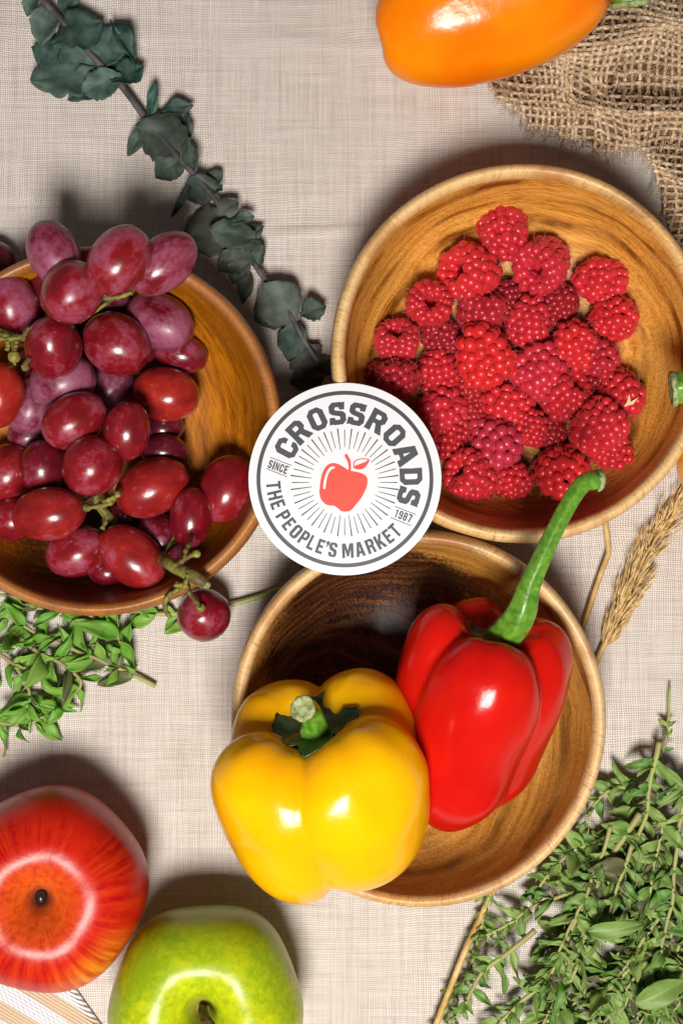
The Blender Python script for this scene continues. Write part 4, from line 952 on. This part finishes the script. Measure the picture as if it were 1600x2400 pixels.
sprig('oregano sprig at the left edge between the upper leaves and the lowest tip', [(-70, 1500), (10, 1540), (45, 1570), (70, 1620), (60, 1660)], [18, 22, 28, 30, 30], seed=14, **kw)
sprig('oregano sprig in the middle of the left bunch with one long leaf pointing right', [(30, 1480), (90, 1530), (150, 1560), (190, 1600), (150, 1650)], [20, 30, 36, 36, 30], seed=15, **kw)
sprig('oregano sprig tucked closest to the underside of the grape bowl', [(430, 1437), (360, 1440), (280, 1432), (180, 1432), (60, 1425)], [10, 12, 12, 14, 14], seed=16, bare=.25, **kw)
e = sprig('thin green oregano stalk passing behind the hanging grape to the pepper bowl', [(690, 1368), (650, 1382), (590, 1404), (545, 1417), (470, 1432), (400, 1440)], [16, 16, 14, 14, 12, 10], gl, lib=HL2, r=6.5, seed=17, bare=.98, lastbare=.0, tipn=0)
rr = random.Random(5); o0 = at(690, 1368, 0)
put_leaf(e, rr, [HL2[1]], at(438, 1462, 14) - o0, (-1, -.42, 0), 58, 0, 0)
e2 = at(364, 1608, 0)
gr = 'oregano sprigs piled at the bottom right'
kr = dict(group=gr, lib=HL, size=(34, 98), step=24)
main = [
 ('oregano sprig with the thickest pale stalk, cut end at the top of the pile', [(1499, 1906), (1462, 1960), (1420, 2030), (1389, 2090), (1345, 2160), (1311, 2237), (1280, 2300)], 70, dict(bare=.12, r=8)),
 ('oregano sprig rising towards the pepper bowl at the top of the pile', [(1545, 1740), (1531, 1796), (1518, 1870), (1507, 1926), (1470, 2020), (1435, 2120)], 58, dict(r=7, bare=.15)),
 ('oregano sprig with a thin straight stalk left of the thickest one', [(1429, 1935), (1405, 2010), (1364, 2114), (1310, 2230)], 86, dict(r=5.5, bare=.3)),
 ('oregano sprig with a bare slanted stalk at the lower left of the pile', [(1254, 2180), (1200, 2222), (1148, 2261), (1100, 2330), (1060, 2400)], 64, dict(r=7, bare=.28)),
 ('long oregano sprig running down along the right edge', [(1610, 1820), (1597, 1886), (1572, 2110), (1548, 2233), (1562, 2294)], 60, dict(r=6, bare=.1)),
 ('oregano sprig curving to the bottom edge through the lower pile', [(1400, 2150), (1348, 2233), (1295, 2286), (1220, 2350), (1156, 2410), (1110, 2450)], 50, dict(r=7)),
 ('topmost oregano sprig, a lone stalk standing out against the cloth at the right edge', [(1510, 1850), (1530, 1800), (1560, 1740), (1564, 1680), (1568, 1608)], [30, 34, 30, 22, 16], dict(r=5, size=(24, 44), step=26, lastbare=.25)),
 ('oregano sprig pointing left under the pepper bowl rim', [(1540, 1810), (1519, 1837), (1475, 1846), (1429, 1850), (1390, 1885), (1370, 1925)], 34, dict(r=6, bare=.3)),
 ('short oregano sprig with a yellow green stalk in the middle of the pile', [(1480, 1980), (1462, 2029), (1440, 2090), (1425, 2143)], 88, dict(r=5.5, bare=.3, wither=.2)),
 ('oregano sprig at the bottom edge with the largest single leaf beside it', [(1500, 2230), (1470, 2270), (1450, 2314), (1440, 2400), (1435, 2450)], 40, dict(r=6)),
 ('oregano sprig half under the dry straw at the left of the pile', [(1150, 2090), (1131, 2151), (1111, 2245), (1075, 2320), (1020, 2400)], 22, dict(r=5.5, size=(30, 50))),
 ('oregano sprig with a purplish curved twig below the pepper bowl', [(1420, 2060), (1340, 2090), (1246, 2126), (1190, 2165), (1140, 2190)], 44, dict(r=5.5, wither=.12)),
 ('oregano sprig in the bottom right corner of the pile', [(1640, 2120), (1600, 2200), (1560, 2290), (1520, 2380), (1500, 2450)], 26, dict(r=6, wither=.2)),
 ('oregano sprig forming the upper left fringe of the pile under the bowl rim', [(1480, 1900), (1420, 1960), (1350, 1990), (1300, 2030), (1265, 2080)], 26, dict(r=6)),
]
for i, (lb, pa, hh, k2) in enumerate(main): sprig(lb, pa, hh, seed=100 + i, **{**kr, **k2})
shared = 'oregano sprig buried in the tangled middle of the pile at the bottom right'
for i in range(32):
    y = 1920 + (i / 32) * 460 + R_.uniform(-20, 20); x = R_.uniform(max(1120, 1480 - (y - 1920) * .75), 1660)
    L = R_.uniform(150, 260); a = math.radians(R_.uniform(225, 265)); 
    pa = [(x + math.cos(a) * L * s, y - math.sin(a) * L * s + R_.uniform(-8, 8)) for s in (0, .35, .7, 1)]
    sprig(shared, pa, R_.uniform(12, 60), seed=200 + i, **{**kr, 'wither': .14, 'r': 5})
# the single big leaf, and a curled one, in the lower right
rr = random.Random(8)
for (lb, x, y, an, L, W) in (('largest single oregano leaf, broad and flat, near the bottom right corner', 1486, 2352, 25, 128, 1.25), ('long narrow oregano leaf lying across the middle of the pile', 1376, 2184, 8, 130, .9)):
    a = math.radians(an); s = L / 100
    o = link('oregano_leaf', leaf_mesh('leaf', 100, 19 * W, M_her, seed=int(x), curl=.35, fold=.32, wave=.05, nu=20, nv=10, thick=1.4, ragged=.06), None, mat=Matrix.Translation(at(x, y, 104 if y > 2300 else 118) * U) @ Matrix.Rotation(a, 4, 'Z') @ Matrix.Scale(s, 4), color=(0, 0, 0, 1))
    tag(o, lb, 'herb leaf', 'loose oregano leaves')

# ================================================================ DRY GRASS
N = NT('straw'); M_straw = N.fin(N.mix(N.mr(N.noise(N.obj(scale=(2, 2, 2)), 1.5, 3), .4, .6), (.50, .30, .09), (.70, .47, .18)), .45, .4)
N = NT('seed_husk'); M_husk = N.fin(N.mix(N.mr(N.noise(N.obj(), 6, 3), .35, .65), (.50, .31, .11), (.80, .58, .28)), .65, .3)
def plume():
    o0 = at(1400, 1540, 0); e = empty('dried_reed', o0)
    tag(e, 'dried golden reed plume with a long straw stalk running under the pepper bowl', 'dried reed')
    P = [(1640, 1120, 24), (1600, 1170, 24), (1530, 1270, 24), (1470, 1390, 22), (1425, 1490, 18), (1400, 1545, 14), (1340, 1690, 10), (1240, 1900, 8), (1150, 2098, 14), (1085, 2240, 42), (1022, 2400, 30), (990, 2480, 20)]
    sp = spline([at(*p) - o0 for p in P], 120); b = MB(); b.tube(sp, [3 + 4.5 * min(1, i / 55) for i in range(120)], 8); b.build('stalk', M_straw, e)
    b = MB(); rr = random.Random(3)
    def husk(q, d, L, w_):
        d = d.normalized(); s = d.orthogonal().normalized(); u = d.cross(s); a = rr.random() * 6
        s2 = s * math.cos(a) + u * math.sin(a); u2 = d.cross(s2)
        v = [q, q + d * L * .4 + s2 * w_, q + d * L * .45 + u2 * w_ * .7, q + d * L * .4 - s2 * w_, q + d * L * .45 - u2 * w_ * .7, q + d * L]
        b.add([tuple(x) for x in v], [(0, 1, 2), (0, 2, 3), (0, 3, 4), (0, 4, 1), (5, 2, 1), (5, 3, 2), (5, 4, 3), (5, 1, 4)])
    for side in (0, 1):
        rng = range(2, 50)
        for i in rng:
            c = Vector(sp[i]); t = (Vector(sp[i - 1]) - Vector(sp[i + 1])).normalized()
            prog = (i - 2) / 48
            dens = .25 + .75 * abs(math.sin(i * .55 + side)); m = int(4 + 11 * dens * min(1, .35 + prog * 1.4))
            for k_ in range(m):
                ln = rr.uniform(22, 52) * (.6 + .6 * prog); out = Vector((rr.gauss(0, 1), rr.gauss(0, 1), rr.gauss(0, .45)))
                out -= t * out.dot(t); out = out.normalized() if out.length > .01 else Vector((1, 0, 0))
                sp_ = rr.uniform(0, 36) * dens * (.35 + .75 * math.sin(math.pi * min(1, prog * .9 + .12))) * min(1, .4 + prog * 1.6)
                q = c + out * sp_ + t * sp_ * .9; q.z = max(4, q.z)
                d = t + out * rr.uniform(.1, .5); husk(q, d, ln, rr.uniform(1.4, 2.9))
                if rr.random() < .35: b.tube([c, c + (q - c) * .5 + t * 4, q], .8, 3, cap=False)
    # a side branch on the right of the head
    br = spline([at(1425, 1490, 18) - o0, at(1465, 1440, 30) - o0, at(1512, 1375, 34) - o0], 14)
    for i, q in enumerate(br):
        for k_ in range(7):
            out = Vector((rr.gauss(0, 1), rr.gauss(0, 1), rr.gauss(0, .5))).normalized(); t = (Vector(br[min(i + 1, 13)]) - Vector(br[max(0, i - 1)])).normalized()
            husk(Vector(q) + out * rr.uniform(0, 10), t + out * .3, rr.uniform(14, 30), rr.uniform(1.6, 2.8))
    b.build('seed_head', M_husk, e, smooth=False)
    o0 = at(1420, 1300, 0)
    e = empty('straw_stalk', o0); tag(e, 'bare bent straw stalk showing between the raspberry bowl and the pepper bowl', 'straw')
    b = MB(); P = [(1408, 1130, 18), (1415, 1200, 20), (1422, 1260, 23), (1425, 1290, 24), (1423, 1302, 24), (1405, 1350, 22), (1388, 1400, 20), (1372, 1450, 16), (1340, 1540, 10)]
    b.tube(spline([at(*p) - o0 for p in P], 40), [6.5] * 40, 8); b.build('stalk', M_straw, e)
plume()

# ================================================================ BURLAP
def burlap():
    o0 = at(1400, 200, 0); SP = 16.5
    from math import exp, sin, cos
    def seg(px, py, ax, ay, bx, by):
        dx, dy = bx - ax, by - ay; L2 = dx * dx + dy * dy; t = max(0, min(1, ((px - ax) * dx + (py - ay) * dy) / L2))
        return math.hypot(px - ax - dx * t, py - ay - dy * t)
    def hz(x, y):
        z = 16
        z += 95 * exp(-(seg(x, y, 1330, 130, 1560, 60) / 70) ** 2)
        z += 80 * exp(-(seg(x, y, 1395, 262, 1640, 268) / 42) ** 2)
        z += 34 * exp(-(seg(x, y, 1200, 235, 1340, 255) / 45) ** 2)
        z += 66 * exp(-(seg(x, y, 1480, 340, 1640, 470) / 50) ** 2)
        z -= 48 * exp(-(seg(x, y, 1455, 190, 1680, 205) / 26) ** 2)
        z -= 20 * exp(-(seg(x, y, 1365, 210, 1375, 330) / 20) ** 2)
        z += 10 * MN.noise(Vector((x / 90, y / 90, 0)))
        return max(7, z)
    def pos(u, v):
        a = math.radians(4); x = 1420 + u * cos(a) - v * sin(a); y = 200 + u * sin(a) + v * cos(a)
        wx = 34 * MN.noise(Vector((x / 170, y / 170, 3))) ; wy = 34 * MN.noise(Vector((x / 170, y / 170, 8)))
        k_ = exp(-(((x - 1250) / 130) ** 2 + ((y - 190) / 130) ** 2)); 
        sh = .55 * k_
        x2 = x + wx + sh * (y - 200); y2 = y + wy + sh * (x - 1330) * .6
        gx_ = (hz(x2 + 5, y2) - hz(x2 - 5, y2)) / 10; gy_ = (hz(x2, y2 + 5) - hz(x2, y2 - 5)) / 10
        x2 += 13 * math.tanh(gx_); y2 += 13 * math.tanh(gy_)
        return x2, y2
    edge = [(1120, -200), (1130, 190), (1160, 232), (1200, 250), (1235, 292), (1290, 308), (1335, 330), (1380, 345), (1420, 362), (1450, 358), (1482, 340), (1510, 352), (1530, 400), (1545, 450), (1560, 520), (1580, 560), (1640, 600)]
    def inside(x, y, m=0):
        ye = np.interp(x, [p[0] for p in edge], [p[1] for p in edge]); return x > 1132 + m and y < ye - m + 5 * MN.noise(Vector((x / 14, 0, 5))) 
    b = MB(); nU = range(-26, 30); nV = range(-26, 34); sub = 6
    fray = []
    for fam in (0, 1):
        for i in (nV if fam == 0 else nU):
            run = []; ph = i % 2
            jn = MN.noise(Vector((i * 1.7, fam * 9, 0)))
            th = 4.4 + 1.8 * jn; steps = range((nU[0]) * sub, nU[-1] * sub) if fam == 0 else range(nV[0] * sub, nV[-1] * sub)
            off = i * SP + 2.6 * jn
            def flush(run):
                if len(run) > 4:
                    b.tube([r for r in run], [th * (1 + .22 * MN.noise(Vector((q.x / 20, q.y / 20, i)))) for q in run], 6, flat=.8)
            for s in steps:
                t = s / sub * SP; w_ = 1.6 * MN.noise(Vector((t / 30, i * 3.3, fam * 5)))
                u, v_ = (t, off + w_) if fam == 0 else (off + w_, t)
                x, y = pos(u, v_)
                if inside(x, y) and x < 1760 and y > -160:
                    over = cos(math.pi * (s / sub) + math.pi * (ph + (1 if fam else 0)))
                    p = at(x, y, hz(x, y)); p.z += 2.6 * over; run.append(p - o0)
                else:
                    if len(run) > 4: fray.append((run[-1], (run[-1] - run[-4]).normalized()))
                    flush(run); 
                    run = []
            flush(run)
    N = NT('jute_yarn'); p = N.obj(); n1 = N.noise(p, 12, 3, .7); n2 = N.noise(p, 1.2, 2)
    c = N.mix(N.mr(n1, .35, .65), (.27, .155, .075), (.88, .67, .44)); c = N.mix(N.mr(n2, .45, .7, 0, .35), c, (.30, .15, .07))
    N.bump(n1, 2.0, .8); M_j = N.fin(c, .85, .2, sheen=.15)
    e = empty('burlap_cloth', o0); tag(e, 'crumpled brown burlap cloth with a frayed edge under the orange pepper', 'burlap')
    b.build('woven_yarns', M_j, e)
    # lower layer of the doubled cloth
    b = MB(); g = 12; idx = {}; vv = []; ff = []
    N = NT('jute_under'); p = N.obj(); x_, y_, z_ = N.sep(p); k_ = math.pi / .155
    q = N.math('MULTIPLY', N.math('ABSOLUTE', N.math('SINE', N.math('MULTIPLY', x_, k_))), N.math('ABSOLUTE', N.math('SINE', N.math('MULTIPLY', y_, k_))))
    M_u = N.fin(N.mix(N.math('MULTIPLY', q, N.mr(N.noise(p, 9, 3, .7), .3, .7)), (.10, .055, .028), (.30, .19, .10)), .95, .1)
    for ix in range(1120, 1760, g):
        for iy in range(-160, 620, g): 
            if inside(ix, iy, 10):
                idx[(ix, iy)] = len(vv); pz = at(ix, iy, hz(ix, iy)); pz.z = max(2, pz.z - 8); vv.append(tuple(pz - o0))
    for (ix, iy) in idx:
        q = [(ix, iy), (ix, iy + g), (ix + g, iy + g), (ix + g, iy)]
        if all(k2 in idx for k2 in q): ff.append(tuple(idx[k2] for k2 in q))
    b.add(vv, ff); b.build('lower_layer', M_u, e)
    # loose fibres
    b = MB(); rr = random.Random(9)
    for p0, d in fray:
        for _ in range(5):
            L = rr.uniform(12, 46); dd = (d + Vector((rr.uniform(-.7, .7), rr.uniform(-.7, .7), rr.uniform(-.2, .1)))).normalized()
            pts = [p0]
            for s in range(5):
                dd = (dd + Vector((rr.uniform(-.35, .35), rr.uniform(-.35, .35), 0))).normalized(); q = pts[-1] + dd * L / 5; q.z = max(2.5, q.z - 3); pts.append(q)
            b.tube(pts, [1.4, 1.2, 1.1, .9, .7, .5], 3, cap=False)
    for _ in range(3200):     # fuzz standing off the yarns
        x = rr.uniform(1150, 1620); y = rr.uniform(0, 560)
        if not inside(x, y): continue
        q = at(x, y, hz(x, y) + 4) - o0; dd = Vector((rr.uniform(-1, 1), rr.uniform(-1, 1), rr.uniform(.0, .5))).normalized(); pts = [q]
        for s in range(3): dd = (dd + Vector((rr.uniform(-.5, .5), rr.uniform(-.5, .5), rr.uniform(-.3, .2)))).normalized(); pts.append(pts[-1] + dd * rr.uniform(3, 8))
        b.tube(pts, [.7, .7, .6, .4], 3, cap=False)
    b.build('frayed_fibres', M_j, e)
burlap()

# ================================================================ STRIPED TOWEL
def towel():
    N = NT('striped_cotton'); p = N.obj(); x, y, z = N.sep(p)
    wx = N.math('ADD', N.math('ADD', N.math('MULTIPLY', x, .50), N.math('MULTIPLY', y, .87)), N.math('MULTIPLY', N.math('MULTIPLY', x, x), .04))
    t = N.math('FRACT', N.math('MULTIPLY', wx, 1.25)); tri = N.math('ABSOLUTE', N.math('SUBTRACT', t, .5))
    m = N.mr(tri, .24, .27)
    tw = N.math('SINE', N.math('MULTIPLY', N.math('ADD', x, N.math('MULTIPLY', y, .35)), 62)); tw2 = N.math('SINE', N.math('MULTIPLY', N.math('SUBTRACT', y, N.math('MULTIPLY', x, -.6)), 75))
    tan = N.mix(N.mr(tw2, -1, 1), (.62, .43, .27), (.80, .62, .44)); wht = N.mix(N.mr(tw, -1, 1), (.70, .70, .74), (.86, .86, .88))
    N.bump(N.math('ADD', tw2, N.noise(p, 10, 2)), 2.4, .7)
    M = N.fin(N.mix(m, wht, tan), .9, .15, sheen=.1)
    o0 = at(40, 2380, 0); b = MB(); v = []; nu, nv = 40, 40
    A = Vector((100, 2215)); B = Vector((285, 2470)); C = Vector((-260, 2600)); D = Vector((-260, 2215))
    A = Vector((92, 2195))
    for i in range(nu + 1):
        for j in range(nv + 1):
            s = i / nu; t = j / nv; top = D.lerp(A, s); bot = C.lerp(B, s); q = top.lerp(bot, t)
            edge = min(1, (1 - s) * 26) ** .5
            h = 3 + 15 * edge + 2.5 * MN.noise(Vector((q.x / 60, q.y / 60, 0)))
            v.append(tuple(at(q.x, q.y, h) - o0))
    n = nv + 1; f = [(i * n + j, i * n + j + 1, (i + 1) * n + j + 1, (i + 1) * n + j) for i in range(nu) for j in range(nv)]
    m_ = len(v); v2 = [(a, b_, 1.0) for a, b_, c in v]
    side = [(nu * n + j, nu * n + j + 1, m_ + nu * n + j + 1, m_ + nu * n + j) for j in range(nv)]
    b.add(v + v2, f + side)
    e = b.build('striped_towel', M, None, loc=o0); tag(e, 'white and tan striped cotton towel under the red apple in the bottom left corner', 'towel')
towel()
